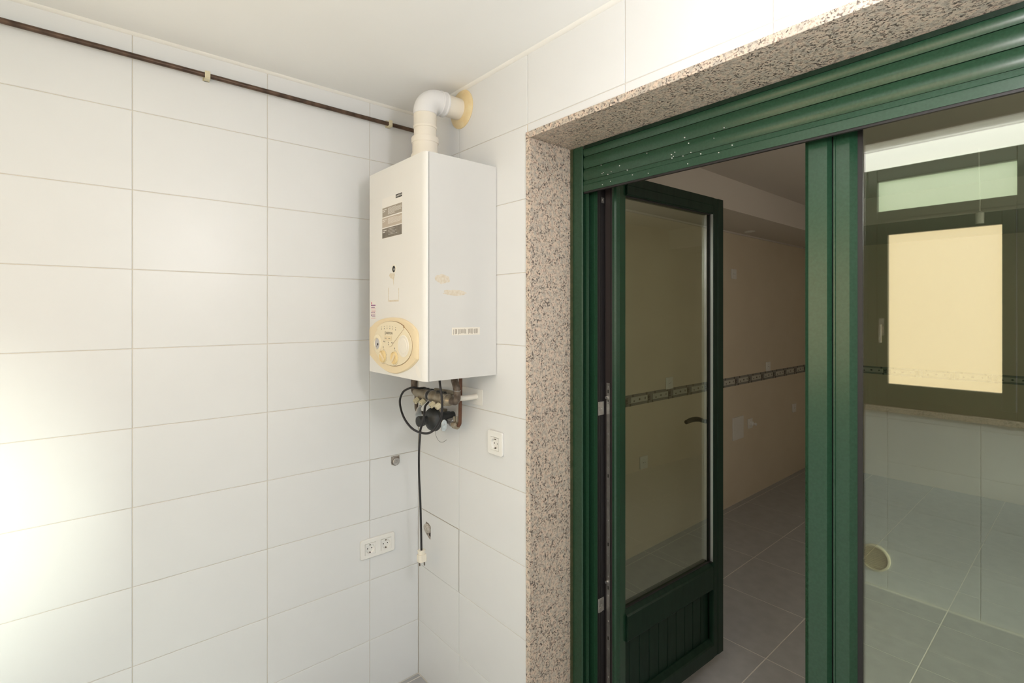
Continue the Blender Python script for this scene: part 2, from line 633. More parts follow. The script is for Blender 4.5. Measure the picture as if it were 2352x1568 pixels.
cl = MB().mat(M_plaster).box(-0.2, 3.15, REAR_Y - 0.12, 0.0, CEIL, CEIL + 0.1).build('ceiling')
tag(cl, 'smooth white painted laundry ceiling above the water heater', 'ceiling', kind='structure')
t1 = MB().mat(M_bead).prism([(0, CEIL), (0, CEIL - 0.008), (0.003, CEIL - 0.0075), (0.011, CEIL - 0.002), (0.012, CEIL)], REAR_Y, 0.0, 'y').build('trim_1', smooth=True)
tag(t1, 'thin white sealant bead between the left wall and the ceiling', 'trim', kind='structure')
t2 = MB().mat(M_bead).prism([(0, CEIL), (0, CEIL - 0.009), (-0.003, CEIL - 0.0085), (-0.012, CEIL - 0.002), (-0.013, CEIL)], 0.012, 3.0, 'x').build('trim_2', smooth=True)
tag(t2, 'thin white sealant bead above the doorway wall at the ceiling', 'trim', kind='structure')

# ---- laundry floor
fl = MB().mat(M_floorgrout).box(-0.2, 3.1, REAR_Y - 0.1, 0.30, -0.12, -0.0008).build('floor')
tag(fl, 'grey tiled laundry floor showing a small corner under the cable', 'floor', kind='structure')
P = 0.473
for i in range(7):
    for j in range(4):
        x0, x1 = max(0, -0.45 + P * i), min(3.0, -0.45 + P * (i + 1))
        y1, y0 = min(0.0, 0.05 - P * j), max(REAR_Y, 0.05 - P * (j + 1))
        if x1 - x0 > 0.01 and y1 - y0 > 0.01:
            tile(fl, F_FLOOR, x0, x1, y0, y1, M_floor, gap=0.004, ch=0.001)

# ---- kitchen
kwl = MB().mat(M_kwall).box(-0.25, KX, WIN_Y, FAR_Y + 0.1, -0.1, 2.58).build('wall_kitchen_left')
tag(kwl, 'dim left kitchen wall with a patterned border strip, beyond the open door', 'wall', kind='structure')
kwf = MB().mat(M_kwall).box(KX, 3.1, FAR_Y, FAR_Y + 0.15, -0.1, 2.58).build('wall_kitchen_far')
tag(kwf, 'far kitchen wall seen through the closed glass door', 'wall', kind='structure')
KY0, KY1, KZ0, KZ1 = 1.0, 2.2, 1.00, 2.15
b = MB().mat(M_kwall)
b.box(3.0, 3.15, WIN_Y, KY0, -0.1, 2.58)
b.box(3.0, 3.15, KY1, FAR_Y, -0.1, 2.58)
b.box(3.0, 3.15, KY0, KY1, -0.1, KZ0)
b.box(3.0, 3.15, KY0, KY1, KZ1, 2.58)
kwr = b.build('wall_kitchen_right')
w = thing('window_5', (3.05, (KY0 + KY1) / 2, KZ0), 'added glowing green framed window in the unseen right kitchen wall', 'window', kind='structure')  # unseen window, added to brighten the dim kitchen
b = MB().mat(M_green)
b.box(3.02, 3.08, KY0, KY0 + 0.06, KZ0, KZ1)
b.box(3.02, 3.08, KY1 - 0.06, KY1, KZ0, KZ1)
b.box(3.02, 3.08, KY0 + 0.06, KY1 - 0.06, KZ0, KZ0 + 0.06)
b.box(3.02, 3.08, KY0 + 0.06, KY1 - 0.06, KZ1 - 0.06, KZ1)
b.build('window_frame', parent=w, bevel=0.003)
MB().mat(M_panekit).box(3.045, 3.051, KY0 + 0.055, KY1 - 0.055, KZ0 + 0.055, KZ1 - 0.055).build('pane', parent=w)
tag(kwr, 'right kitchen wall hidden beyond the closed glass door', 'wall', kind='structure')
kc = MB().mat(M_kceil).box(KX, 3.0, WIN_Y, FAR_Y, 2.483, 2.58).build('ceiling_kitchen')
tag(kc, 'dim kitchen ceiling beyond the open door', 'ceiling', kind='structure')
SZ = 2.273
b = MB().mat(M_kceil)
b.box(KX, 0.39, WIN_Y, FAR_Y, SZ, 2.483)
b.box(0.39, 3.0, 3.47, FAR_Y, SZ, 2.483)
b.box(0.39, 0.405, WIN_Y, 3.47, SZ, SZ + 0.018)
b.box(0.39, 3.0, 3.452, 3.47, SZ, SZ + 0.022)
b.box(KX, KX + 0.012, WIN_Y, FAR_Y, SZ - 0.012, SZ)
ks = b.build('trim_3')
tag(ks, 'lowered plaster soffit running along the left and far kitchen ceiling', 'soffit', kind='structure')
kf = MB().mat(M_floorgrout).box(KX, 3.1, WIN_Y, FAR_Y, -0.12, -0.0008).build('floor_kitchen')
tag(kf, 'grey square tiled kitchen floor with pale joints', 'floor', kind='structure')
xs = [KX, 0.02] + [0.02 + 0.4735 * k for k in range(1, 7)] + [3.0]
ys = [WIN_Y, 0.326] + [0.326 + 0.4725 * k for k in range(1, 10)] + [FAR_Y]
for i in range(len(xs) - 1):
    for j in range(len(ys) - 1):
        tile(kf, F_FLOOR, xs[i], xs[i + 1], ys[j], ys[j + 1], M_floor, gap=0.0042, ch=0.0006)


def border_mesh():
    b = MB()
    H = 0.074
    b.mat(M_borderg).cbox(0.001, 0.249, 0, 0.017, -0.004, 0.003, 0.0012)
    b.cbox(0.001, 0.249, H - 0.017, H, -0.004, 0.003, 0.0012)
    b.mat(M_whitegr).cbox(0.034, 0.216, 0.018, H - 0.018, -0.004, 0.004, 0.0012)
    b.mat(M_borderd).cbox(0.222, 0.2485, 0.018, H - 0.018, -0.004, 0.0035, 0.001)
    b.mat(M_borderg).cbox(0.001, 0.032, 0.018, H - 0.018, -0.004, 0.0025, 0.001)
    b.mat(M_borderd)
    for u in (0.046, 0.200):
        b.box(u, u + 0.014, H - 0.0165, H + 0.0005, -0.002, 0.0036)
    for u in (0.018, 0.215):
        b.box(u, u + 0.014, -0.0005, 0.0165, -0.002, 0.0036)
    for u, v, ru, rv in ((0.125, H / 2, 0.012, 0.008), (0.065, 0.030, 0.010, 0.006), (0.188, 0.038, 0.006, 0.010)):
        b.prism([(u - ru, v), (u, v - rv), (u + ru, v), (u, v + rv)], 0.0035, 0.0048, 'z')
    b.mat(M_whitegr)
    for u, v in ((0.229, 0.026), (0.238, 0.046), (0.229, 0.048), (0.240, 0.030)):
        b.box(u, u + 0.004, v, v + 0.004, 0.003, 0.0042)
    return b.mesh('border_tile')


BME = border_mesh()
for k in range(18):
    o = bpy.data.objects.new('border_tile', BME)
    o.matrix_basis = F_KLEFT @ Matrix.Translation((0.316 + 0.25 * k, 0.991, 0))
    COL.objects.link(o)
    attach(o, kwl)
for k in range(12):
    o = bpy.data.objects.new('border_tile', BME)
    o.matrix_basis = F_KFAR @ Matrix.Translation((0.36 + 0.25 * (k - 1), 0.999, 0))
    COL.objects.link(o)
    attach(o, kwf)

# ---- granite surround of the doorway
gs = thing('trim_4', (DX0, 0, 0), 'speckled pink granite surround lining the doorway', 'door surround', kind='structure')
MB().mat(M_granite).box(DX0, 0.739, -0.004, 0.21, 0, 2.190).build('granite_jamb', parent=gs, bevel=0.0012)
MB().mat(M_granite).box(DX1 - 0.022, DX1, -0.004, 0.21, 0, 2.190).build('granite_jamb', parent=gs, bevel=0.0012)
MB().mat(M_granite).box(DX0, DX1, -0.005, 0.21, 2.1905, DZ).build('granite_lintel', parent=gs, bevel=0.0012)
MB().mat(M_granite).box(0.739, DX1 - 0.022, -0.004, 0.30, -0.005, 0.012).build('granite_step', parent=gs, bevel=0.002)

# ---- green fixed door frame
df = thing('trim_5', (0.739, 0.2, 0), 'fixed green aluminium door frame inside the granite doorway', 'door frame', kind='structure')
X0, X1 = 0.739, DX1 - 0.022


def mirror_x(poly):
    return [(X0 + X1 - p[0], p[1]) for p in reversed(poly)]


jamb = [(0.739, 0.232), (0.776, 0.232), (0.776, 0.250), (0.8010, 0.250), (0.8012, 0.2475), (0.8026, 0.2475), (0.8028, 0.250), (0.8156, 0.250), (0.8156, 0.288), (0.739, 0.288)]
for q, nm in ((jamb, 'frame_jamb'), (mirror_x(jamb), 'frame_jamb')):
    MB().mat(M_green).prism(q, 0.012, 2.190, 'z').build(nm, parent=df)
for s in (0, 1):
    for g0, g1, xx in ((0.2505, 0.2545, 0.8172), (0.2560, 0.2600, 0.8178), (0.2612, 0.2655, 0.8172), (0.2670, 0.2715, 0.8178), (0.2725, 0.2875, 0.8168)):
        q = [(0.8150, g0), (xx, g0), (xx, g1), (0.8150, g1)]
        MB().mat(M_gasket).prism(mirror_x(q) if s else q, 0.06, 2.15, 'z').build('gasket', parent=df)
MB().mat(M_green).box(0.80, X1 - 0.06, 0.235, 0.300, 2.107, 2.190).build('frame_head', parent=df)
MB().mat(M_green).box(0.80, X1 - 0.06, 0.235, 0.300, 0.012, 0.055).build('frame_threshold', parent=df, bevel=0.003)
for z in (1.262, 0.560):
    b = MB().mat(M_zinc).box(0.8165, 0.8190, 0.2525, 0.2835, z - 0.024, z + 0.024)
    b.box(0.8190, 0.8225, 0.2530, 0.2700, z + 0.004, z + 0.023)
    b.box(0.8190, 0.8215, 0.2530, 0.2700, z - 0.023, z - 0.006)
    b.cyl((0.8190, 0.2700, z - 0.001), (0.8215, 0.2700, z - 0.001), 0.0035, 10)
    b.build('keeper_plate', parent=df, bevel=0.0006)
b = MB().mat(M_zinc).box(0.8165, 0.8185, 0.270, 0.284, 1.997, 2.016).cyl((0.8185, 0.277, 2.008), (0.8205, 0.277, 2.008), 0.003, 10)
b.build('corner_plate', parent=df)

# ---- roller shutter
sh = thing('roller_shutter', (0.739, 0.205, 2.02), 'dark green aluminium roller shutter drawn up beneath the granite lintel', 'roller shutter')
GX0, GX1 = 0.739, X1
for s in (0, 1):
    q = [(0.739, 0.196), (0.790, 0.196), (0.793, 0.198), (0.793, 0.2005), (0.770, 0.2005), (0.770, 0.2175), (0.793, 0.2175), (0.793, 0.2315), (0.739, 0.2315)]
    MB().mat(M_green).prism(mirror_x(q) if s else q, 0.012, 2.189, 'z').build('guide_rail', parent=sh)
    q = [(0.7392, 0.1915), (0.7500, 0.1915), (0.7500, 0.196), (0.7392, 0.196)]
    MB().mat(M_olive).prism(mirror_x(q) if s else q, 0.012, 2.188, 'z').build('guide_seal', parent=sh)


def slat_prof(z0, z1, y=0.2055, bow=0.0062):
    pts = []
    n = 8
    for i in range(n + 1):
        t = i / n
        pts.append((y - bow * math.sin(PI * (0.05 + 0.9 * t)), z0 + (z1 - z0) * t))
    for i in range(n, -1, -1):
        t = i / n
        pts.append((y + 0.0075 - 0.5 * bow * math.sin(PI * t), z0 + (z1 - z0) * t))
    return pts


for z0, z1 in ((2.0685, 2.1085), (2.1105, 2.1515), (2.1535, 2.1885)):
    MB().mat(M_green).prism(slat_prof(z0, z1), 0.794, X1 - 0.064, 'x').build('slat', parent=sh, smooth=True)
b = MB().mat(M_green)
b.prism([(0.200, 2.029), (0.2145, 2.029), (0.2145, 2.0665), (0.2015, 2.0665), (0.2000, 2.0535), (0.2012, 2.0525), (0.2012, 2.0515), (0.1992, 2.0505)], 0.794, X1 - 0.064, 'x')
b.build('bottom_slat', parent=sh)
MB().mat(M_gasket).box(0.794, X1 - 0.064, 0.2025, 0.2115, 2.0235, 2.0292).build('brush_seal', parent=sh)
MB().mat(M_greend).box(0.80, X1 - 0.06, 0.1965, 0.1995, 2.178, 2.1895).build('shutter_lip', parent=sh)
# paint flecks on the slats
b = MB().mat(M_paper)
for k in range(26):
    x = 0.86 + 0.55 * random.random() ** 1.2
    z = 2.032 + 0.085 * random.random()
    s = 0.0006 + 0.0008 * random.random()
    b.box(x, x + 2 * s, 0.1975, 0.2005, z, z + s * 1.6)
o = b.build('paint_fleck', parent=sh)
o['kind'] = 'stuff'

# ---- left door leaf, opened into the kitchen
A = Vector((0.855, 0.290, 0))
dw = Vector((0.0461, 0.9989, 0)).normalized()
dn = Vector((dw.y, -dw.x, 0))
F_LEAF = Matrix(((dw.x, dn.x, 0, A.x), (dw.y, dn.y, 0, A.y), (0, 0, 1, 0), (0, 0, 0, 1)))   # x: along leaf, y: outwards (exterior), z up
d1 = thing('door_1', (A.x, A.y, 0.105), 'left green glazed door leaf standing open into the dim kitchen', 'door', kind='structure')
ZB, ZT = 0.105, 2.102
stile0 = [(0.0, -0.054), (0.075, -0.054), (0.080, -0.022), (0.078, -0.010), (0.036, 0.0), (0.016, 0.0), (0.012, -0.006), (0.0, -0.006)]
stile1 = [(0.692, -0.054), (0.735, -0.054), (0.735, -0.003), (0.732, 0.0), (0.692, 0.0), (0.690, -0.002), (0.661, -0.002), (0.657, -0.006), (0.657, -0.021), (0.692, -0.021)]
MB(F_LEAF).mat(M_green).prism(stile0, ZB, ZT, 'z').build('stile', parent=d1)
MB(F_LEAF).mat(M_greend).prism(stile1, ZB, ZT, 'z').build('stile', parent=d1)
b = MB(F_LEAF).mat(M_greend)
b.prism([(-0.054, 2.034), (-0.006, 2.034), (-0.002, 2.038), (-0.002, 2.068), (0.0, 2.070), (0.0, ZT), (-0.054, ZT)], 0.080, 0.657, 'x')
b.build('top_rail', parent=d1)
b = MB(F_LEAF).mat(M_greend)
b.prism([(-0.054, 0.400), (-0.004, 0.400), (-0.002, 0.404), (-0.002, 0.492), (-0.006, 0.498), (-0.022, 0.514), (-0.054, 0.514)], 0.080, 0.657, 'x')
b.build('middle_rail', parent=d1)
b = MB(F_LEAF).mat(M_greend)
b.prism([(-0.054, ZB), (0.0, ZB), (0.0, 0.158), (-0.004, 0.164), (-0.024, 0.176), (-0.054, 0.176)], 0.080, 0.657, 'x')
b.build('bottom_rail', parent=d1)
NB = 10
for k in range(NB):
    w0, w1 = 0.064 + 0.594 * k / NB, 0.064 + 0.594 * (k + 1) / NB
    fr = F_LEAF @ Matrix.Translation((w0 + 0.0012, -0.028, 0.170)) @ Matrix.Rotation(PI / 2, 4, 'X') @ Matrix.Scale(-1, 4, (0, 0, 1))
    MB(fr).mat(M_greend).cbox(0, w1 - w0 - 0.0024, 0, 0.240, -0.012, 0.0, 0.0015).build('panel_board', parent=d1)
gl = MB(F_LEAF).mat(M_glass).box(0.060, 0.691, -0.030, -0.0245, 0.508, 2.040).build('glass_pane', parent=d1)
b = MB(F_LEAF).mat(M_gasket)
b.box(0.6545, 0.657, -0.0235, -0.010, 0.514, 2.034)
b.box(0.080, 0.657, -0.024, -0.017, 2.0305, 2.034)
b.box(0.080, 0.657, -0.024, -0.017, 0.514, 0.5175)
b.build('glazing_gasket', parent=d1)
MB(F_LEAF).mat(M_spacer).box(0.6542, 0.6568, -0.0150, -0.0040, 0.520, 2.032).build('spacer_bar', parent=d1)
# espagnolette on the hinge edge
b = MB(F_LEAF).mat(M_zinc)
b.box(-0.0030, -0.001, -0.0290, -0.0150, ZB + 0.01, 1.352)
b.mat(M_chrome)
for z in (1.338, 1.283, 1.17, 1.125, 1.05, 0.98, 0.93, 0.86, 0.80, 0.735, 0.66, 0.59, 0.50, 0.40, 0.30):
    b.cyl((-0.0028, -0.022, z), (-0.0042, -0.022, z), 0.0030, 10)
for z in (1.300, 0.640):
    b.cyl((-0.002, -0.025, z), (-0.011, -0.025, z), 0.0050, 12)
b.mat(M_dark)
for z in (1.322, 1.285, 1.02, 0.775, 0.62, 0.44):
    b.box(-0.0034, -0.0028, -0.0235, -0.0190, z - 0.006, z + 0.006)
b.build('lock_strip', parent=d1)
MB(F_LEAF).mat(M_brown).box(-0.0012, 0.0005, -0.0535, -0.0055, ZB, ZT).build('edge_rebate', parent=d1)
for y0, y1 in ((-0.0115, -0.0085), (-0.0395, -0.0350), (-0.0460, -0.0430), (-0.0520, -0.0495)):
    MB(F_LEAF).mat(M_gasket).box(-0.0026, -0.0010, y0, y1, ZB, ZT).build('edge_gasket', parent=d1)
# lever handle on the kitchen face, seen through the glass
b = MB(F_LEAF).mat(M_gasket)
b.box(0.700, 0.731, -0.060, -0.054, 1.04, 1.18)
b.cyl((0.705, -0.060, 1.114), (0.705, -0.090, 1.114), 0.009, 14)
hp = [(0.712, -0.086, 1.112), (0.690, -0.088, 1.1205), (0.665, -0.088, 1.1255), (0.640, -0.088, 1.1275), (0.612, -0.088, 1.1268), (0.582, -0.088, 1.1225)]
pts = spline(hp, 5)
b.tube(pts, 0.010, 12, rs=[0.0090 + 0.0022 * math.sin(PI * i / (len(pts) - 1)) for i in range(len(pts))])
b.build('door_handle', parent=d1, smooth=True)

# ---- right door leaf, closed
d2 = thing('door_2', (1.49, 0.25, 0.06), 'right green glazed door leaf, closed, its glass mirroring the windows', 'door', kind='structure')
LX1 = X1 - 0.068
MB().mat(M_green).prism([(1.494, 0.252), (1.5035, 0.245), (1.5455, 0.245), (1.5525, 0.256), (1.5525, 0.300), (1.494, 0.300)], 0.06, 2.106, 'z').build('astragal', parent=d2)
MB().mat(M_green).prism([(1.5565, 0.254), (1.5605, 0.254), (1.5615, 0.256), (1.5640, 0.256), (1.5645, 0.2545), (1.5905, 0.2545), (1.6035, 0.268), (1.6035, 0.300), (1.5565, 0.300)], 0.06, 2.106, 'z').build('stile', parent=d2)
MB().mat(M_green).box(LX1 - 0.075, LX1, 0.254, 0.300, 0.06, 2.106).build('stile', parent=d2, bevel=0.003)
MB().mat(M_green).box(1.6035, LX1 - 0.075, 0.256, 0.300, 2.056, 2.106).build('top_rail', parent=d2, bevel=0.003)
MB().mat(M_green).box(1.6035, LX1 - 0.075, 0.256, 0.300, 0.400, 0.514).build('middle_rail', parent=d2, bevel=0.003)
MB().mat(M_green).box(1.6035, LX1 - 0.075, 0.256, 0.300, 0.06, 0.176).build('bottom_rail', parent=d2, bevel=0.003)
for k in range(10):
    w0 = 1.6035 + (LX1 - 0.075 - 1.6035) * k / 10
    w1 = 1.6035 + (LX1 - 0.075 - 1.6035) * (k + 1) / 10
    fr = frame_from((w0 + 0.001, 0.280, 0.17), (1, 0, 0), (0, 0, 1))
    MB(fr).mat(M_greend).cbox(0, w1 - w0 - 0.002, 0, 0.24, -0.012, 0, 0.0015).build('panel_board', parent=d2)
MB().mat(M_glass).box(1.602, LX1 - 0.073, 0.275, 0.281, 0.508, 2.062).build('glass_pane', parent=d2)
b = MB().mat(M_gasket)
b.box(1.6035, 1.6135, 0.2685, 0.275, 0.514, 2.056)
b.box(1.6035, LX1 - 0.075, 0.2685, 0.275, 0.514, 0.520)
b.box(1.6035, LX1 - 0.075, 0.2685, 0.275, 2.050, 2.056)
b.build('glazing_gasket', parent=d2)
MB().mat(M_gasket).box(1.5527, 1.5563, 0.262, 0.296, 0.06, 2.106).build('meeting_seal', parent=d2)

# ---- windows in the rear wall
for k, (cx, lab) in enumerate(((1.41, 'frosted green framed window mirrored in the closed door glass'),
                               (0.73, 'frosted green framed window nearest the tiled left wall'),
                               (2.09, 'frosted green framed window behind the camera'))):
    w = thing('window_%d' % (k + 1), (cx, REAR_Y, WZ0), lab, 'window', kind='structure')
    x0, x1 = cx - 0.34, cx + 0.34
    if k == 1:
        x0 = WX0
    if k == 2:
        x1 = WX1
    u0, u1 = cx - 0.2935, cx + 0.2935
    l0, l1 = cx - 0.240, cx + 0.240
    yb, yf = REAR_Y - 0.07, REAR_Y - 0.015
    b = MB().mat(M_green)
    b.box(x0, u0, yb, yf, WZ0, WZ1)
    b.box(u1, x1, yb, yf, WZ0, WZ1)
    b.box(u0, u1, yb, yf, 2.373, WZ1)
    b.box(u0, u1, yb, yf, 2.130, 2.196)
    b.box(u0, u1, yb, yf, WZ0, 1.10)
    b.build('window_frame', parent=w, bevel=0.003)
    b = MB().mat(M_green)
    ys0, ys1 = REAR_Y - 0.065, REAR_Y - 0.004
    b.box(u0 + 0.002, l0, ys0, ys1, 1.10, 2.130)
    b.box(l1, u1 - 0.002, ys0, ys1, 1.10, 2.130)
    b.box(l0, l1, ys0, ys1, 2.055, 2.130)
    b.box(l0, l1, ys0, ys1, 1.10, 1.192)
    s = b.build('sash', parent=w, bevel=0.004)
    MB().mat(M_panetop if k < 2 else M_paneside).box(u0 - 0.005, u1 + 0.005, REAR_Y - 0.055, REAR_Y - 0.049, 2.192, 2.377).build('pane', parent=w)
    MB().mat(M_panelow if k < 2 else M_paneside).box(l0 - 0.005, l1 + 0.005, REAR_Y - 0.040, REAR_Y - 0.034, 1.188, 2.059).build('pane', parent=s)
    b = MB().mat(M_chrome)
    b.box(l0 - 0.040, l0 - 0.016, ys1, ys1 + 0.008, 1.47, 1.57)
    b.cyl((l0 - 0.028, ys1 + 0.006, 1.53), (l0 - 0.028, ys1 + 0.034, 1.53), 0.007, 12)
    b.tube([(l0 - 0.028, ys1 + 0.034, 1.535), (l0 - 0.028, ys1 + 0.036, 1.49), (l0 - 0.028, ys1 + 0.034, 1.43)], 0.007, 10)
    b.build('window_handle', parent=s, smooth=True)
for n_, lab, (y0, y1, z0, z1) in zip((4, 6, 7), ('added clear green framed high window in the unseen end wall letting the low sun in',
                                                'added clear green framed long low window near the floor of the unseen end wall',
                                                'added clear green framed small middle window in the unseen end wall beside the frosted windows'), ADDED_OPENINGS):
    w = thing('window_%d' % n_, (3.05, (y0 + y1) / 2, z0), lab, 'window', kind='structure')  # unseen end window, added so sun brightens the laundry
    b = MB().mat(M_green)
    b.box(3.02, 3.08, y0, y0 + 0.04, z0, z1)
    b.box(3.02, 3.08, y1 - 0.04, y1, z0, z1)
    b.box(3.02, 3.08, y0 + 0.04, y1 - 0.04, z0, z0 + 0.04)
    b.box(3.02, 3.08, y0 + 0.04, y1 - 0.04, z1 - 0.04, z1)
    b.build('window_frame', parent=w, bevel=0.003)
    MB().mat(M_glass).box(3.045, 3.051, y0 + 0.035, y1 - 0.035, z0 + 0.035, z1 - 0.035).build('pane', parent=w)
sl = MB().mat(M_granite).box(WX0 - 0.03, WX1 + 0.03, REAR_Y - 0.07, REAR_Y + 0.022, 1.030, 1.060).build('trim_6', bevel=0.002)
tag(sl, 'pale granite sill below the mirrored frosted windows', 'window sill', kind='structure')

# ================================================================== THINGS
# ---- ceiling lamp near the windows (its diffuser is what the door glass mirrors)
lp = thing('ceiling_lamp', (1.55, -1.66, CEIL), 'long white batten lamp on the ceiling, mirrored bright in the door glass', 'ceiling lamp')
b = MB().mat(M_enamel)
b.box(0.80, 2.30, -1.73, -1.59, CEIL - 0.012, CEIL - 0.0005)
b.box(0.80, 0.815, -1.755, -1.565, CEIL - 0.092, CEIL - 0.001)
b.box(2.285, 2.30, -1.755, -1.565, CEIL - 0.092, CEIL - 0.001)
b.build('lamp_body', parent=lp, bevel=0.003)
pr = [(-1.66 + 0.088 * math.cos(PI + PI * i / 16), CEIL - 0.012 + 0.075 * math.sin(PI + PI * i / 16)) for i in range(17)]
MB().mat(M_tube).prism(pr, 0.815, 2.285, 'x').build('diffuser', parent=lp, smooth=True)

GX_, GY_, GZ_ = 1.97, -0.55, 2.01  # unseen globe lamp, added to lift the ceiling and upper wall
gb = thing('added_globe_lamp', (GX_, GY_, CEIL), 'added round white globe lamp, out of view, brightening the laundry near the doorway', 'added lamp')
MB().mat(M_enamel).lathe((GX_, GY_, CEIL), (0, 0, -1), [(0.0005, 0.050), (0.015, 0.050), (0.030, 0.030), (0.032, 0.010)], 32).build('ceiling_rose', parent=gb, smooth=True)
MB().mat(M_enamel).cyl((GX_, GY_, CEIL - 0.03), (GX_, GY_, GZ_ + 0.07), 0.004, 10).build('rod', parent=gb)
MB().mat(M_globe).lathe((GX_, GY_, GZ_), (0, 0, 1), [(0.085 * math.sin(-PI / 2 + PI * i / 16), max(0.085 * math.cos(-PI / 2 + PI * i / 16), 0.0005)) for i in range(17)], 32).build('globe', parent=gb, smooth=True)

# ---- water heater
BX0, BX1, BZ0, BZ1 = 0.138, 0.555, 1.379, 2.131
FY = -0.298
wh = thing('water_heater', ((BX0 + BX1) / 2, 0, BZ0), 'white wall-hung gas water heater with cream control panel in the tiled corner', 'water heater')
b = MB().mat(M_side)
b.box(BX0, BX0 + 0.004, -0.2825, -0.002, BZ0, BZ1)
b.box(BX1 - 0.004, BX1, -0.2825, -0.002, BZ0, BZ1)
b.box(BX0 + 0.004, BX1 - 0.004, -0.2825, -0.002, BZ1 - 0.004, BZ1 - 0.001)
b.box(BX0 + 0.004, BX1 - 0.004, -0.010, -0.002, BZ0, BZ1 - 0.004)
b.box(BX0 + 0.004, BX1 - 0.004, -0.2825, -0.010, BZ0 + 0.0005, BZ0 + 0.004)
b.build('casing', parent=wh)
MB().mat(M_gasket).box(BX0 + 0.003, BX1 - 0.0015, -0.2842, -0.2823, BZ0 + 0.002, BZ1 - 0.003).build('cover_gap_shade', parent=wh)  # dark sheet painting the shade in the gap behind the cover
poly = [(BX0, -0.284), (BX0, -0.290)]
for i in range(7):
    t = PI / 2 * i / 6
    poly.append((BX0 + 0.008 - 0.008 * math.cos(t), -0.290 - 0.008 * math.sin(t)))
for i in range(9):
    t = PI / 2 * i / 8
    poly.append((BX1 - 0.026 + 0.026 * math.sin(t), FY + 0.013 - 0.013 * math.cos(t)))
poly += [(BX1, -0.284)]
MB().mat(M_enamel).prism(list(reversed(poly)), BZ0 - 0.001, BZ1, 'z').build('front_cover', parent=wh, smooth=True, bevel=0.0015)

# control panel
cp_pts = [(.153, 1.538), (.172, 1.552), (.20, 1.566), (.245, 1.578), (.30, 1.585), (.343, 1.587), (.39, 1.585), (.43, 1.579), (.47, 1.567), (.498, 1.553),
          (.511, 1.542), (.5165, 1.528), (.5185, 1.461), (.515, 1.448), (.49, 1.431), (.46, 1.415), (.42, 1.401), (.38, 1.391), (.349, 1.388), (.31, 1.3895),
          (.27, 1.397), (.23, 1.409), (.195, 1.424), (.162, 1.440), (.154, 1.449)]
_sp = spline([(p[0], 0, p[1]) for p in cp_pts[-2:] + cp_pts + cp_pts[:2]], 3)
cp_pts = [(p.x, p.z) for p in _sp[6:-7]]
cpo = MB().mat(M_cream)
n = len(cp_pts)
cxp, czp = 0.3365, 1.489
rings = []
for sc, yy in ((1.0, FY + 0.0005), (1.0, FY - 0.004), (0.975, FY - 0.0075), (0.86, FY - 0.0085)):
    rings.append([(cxp + (p[0] - cxp) * sc, yy, czp + (p[1] - czp) * sc) for p in cp_pts])
vs_ = [p for r in rings for p in r]
fs_ = []
for k in range(3):
    for i in range(n):
        j = (i + 1) % n
        fs_.append((k * n + i, k * n + j, (k + 1) * n + j, (k + 1) * n + i))
fs_.append(tuple(3 * n + i for i in range(n)))
cpo.add(vs_, fs_)
cp = cpo.build('control_panel', parent=wh, smooth=True)
PY = FY - 0.0085
ex, ez, erx, erz = 0.3455, 1.4925, 0.1425, 0.0765
MB().mat(M_groove).prism(list(reversed(ellipse(ex, ez, erx + 0.0018, erz + 0.0018, 56))), PY - 0.0003, PY + 0.001, 'y').build('panel_groove', parent=cp)
MB().mat(M_cream2).prism(list(reversed(ellipse(ex, ez, erx, erz, 56))), PY - 0.0032, PY + 0.001, 'y').build('dial_plate', parent=cp, smooth=True, bevel=0.0008)
sec = [(0.229, 1.5515), (0.236, 1.548)]
top = ellipse(ex, ez, erx * 1.0 + 0.006, erz + 0.0045, 24, math.radians(141), math.radians(51), False)
top = [p for p in top if 0.229 <= p[0] <= 0.4375]
left_side = [(0.240, 1.543), (0.300, 1.497), (0.310, 1.489), (0.320, 1.4835), (0.331, 1.4815), (0.343, 1.4835), (0.352, 1.489), (0.360, 1.496), (0.437, 1.548)]
MB().mat(M_groove).prism([(0.331 + (p[0] - 0.331) * 1.009, 1.52 + (p[1] - 1.52) * 1.014) for p in (top + list(reversed(left_side)))], PY - 0.0036, PY, 'y').build('flap_shadow_gap', parent=cp)
MB().mat(M_cream2).prism(top + list(reversed(left_side)), PY - 0.0052, PY, 'y').build('display_flap', parent=cp, smooth=True, bevel=0.0006)
TY = PY - 0.0054
F_TXT = lambda x, z, y=TY: frame_from((x, y, z), (1, 0, 0), (0, 0, 1))
text_mesh('lettering', 'ARISTON', 0.0118, F_TXT(0.3335, 1.5305), M_grey3, cp)
b = MB().mat(M_grey3)
for zz in (1.5255, 1.5305, 1.5355):
    b.lathe((0.3035, TY, zz), (0, -1, 0), [(0, 0.0017), (0.0005, 0.0017)], 10)
b.box(0.3005, 0.3065, TY - 0.0004, TY, 1.5272, 1.5282)
b.box(0.3005, 0.3065, TY - 0.0004, TY, 1.5328, 1.5338)
b.build('emblem', parent=cp)
MB().mat(M_cream).box(0.299, 0.350, TY - 0.0022, TY + 0.0005, 1.5055, 1.5195).build('button_bar', parent=cp, bevel=0.001)
b = MB().mat(M_grey3)
for x0, x1 in ((0.304, 0.317), (0.332, 0.345)):
    b.box(x0, x1, TY - 0.0027, TY - 0.0020, 1.5115, 1.5135)
for i in range(6):
    x = 0.2735 + 0.0216 * i
    z = 1.5505 + 0.004 * math.sin(PI * i / 5)
    b.box(x - 0.0012, x + 0.0012, TY - 0.0004, TY + 0.0003, z - 0.0085, z - 0.0045)
    b.box(x - 0.0018, x + 0.0018, TY - 0.0004, TY + 0.0003, z + 0.0005, z + 0.0022)
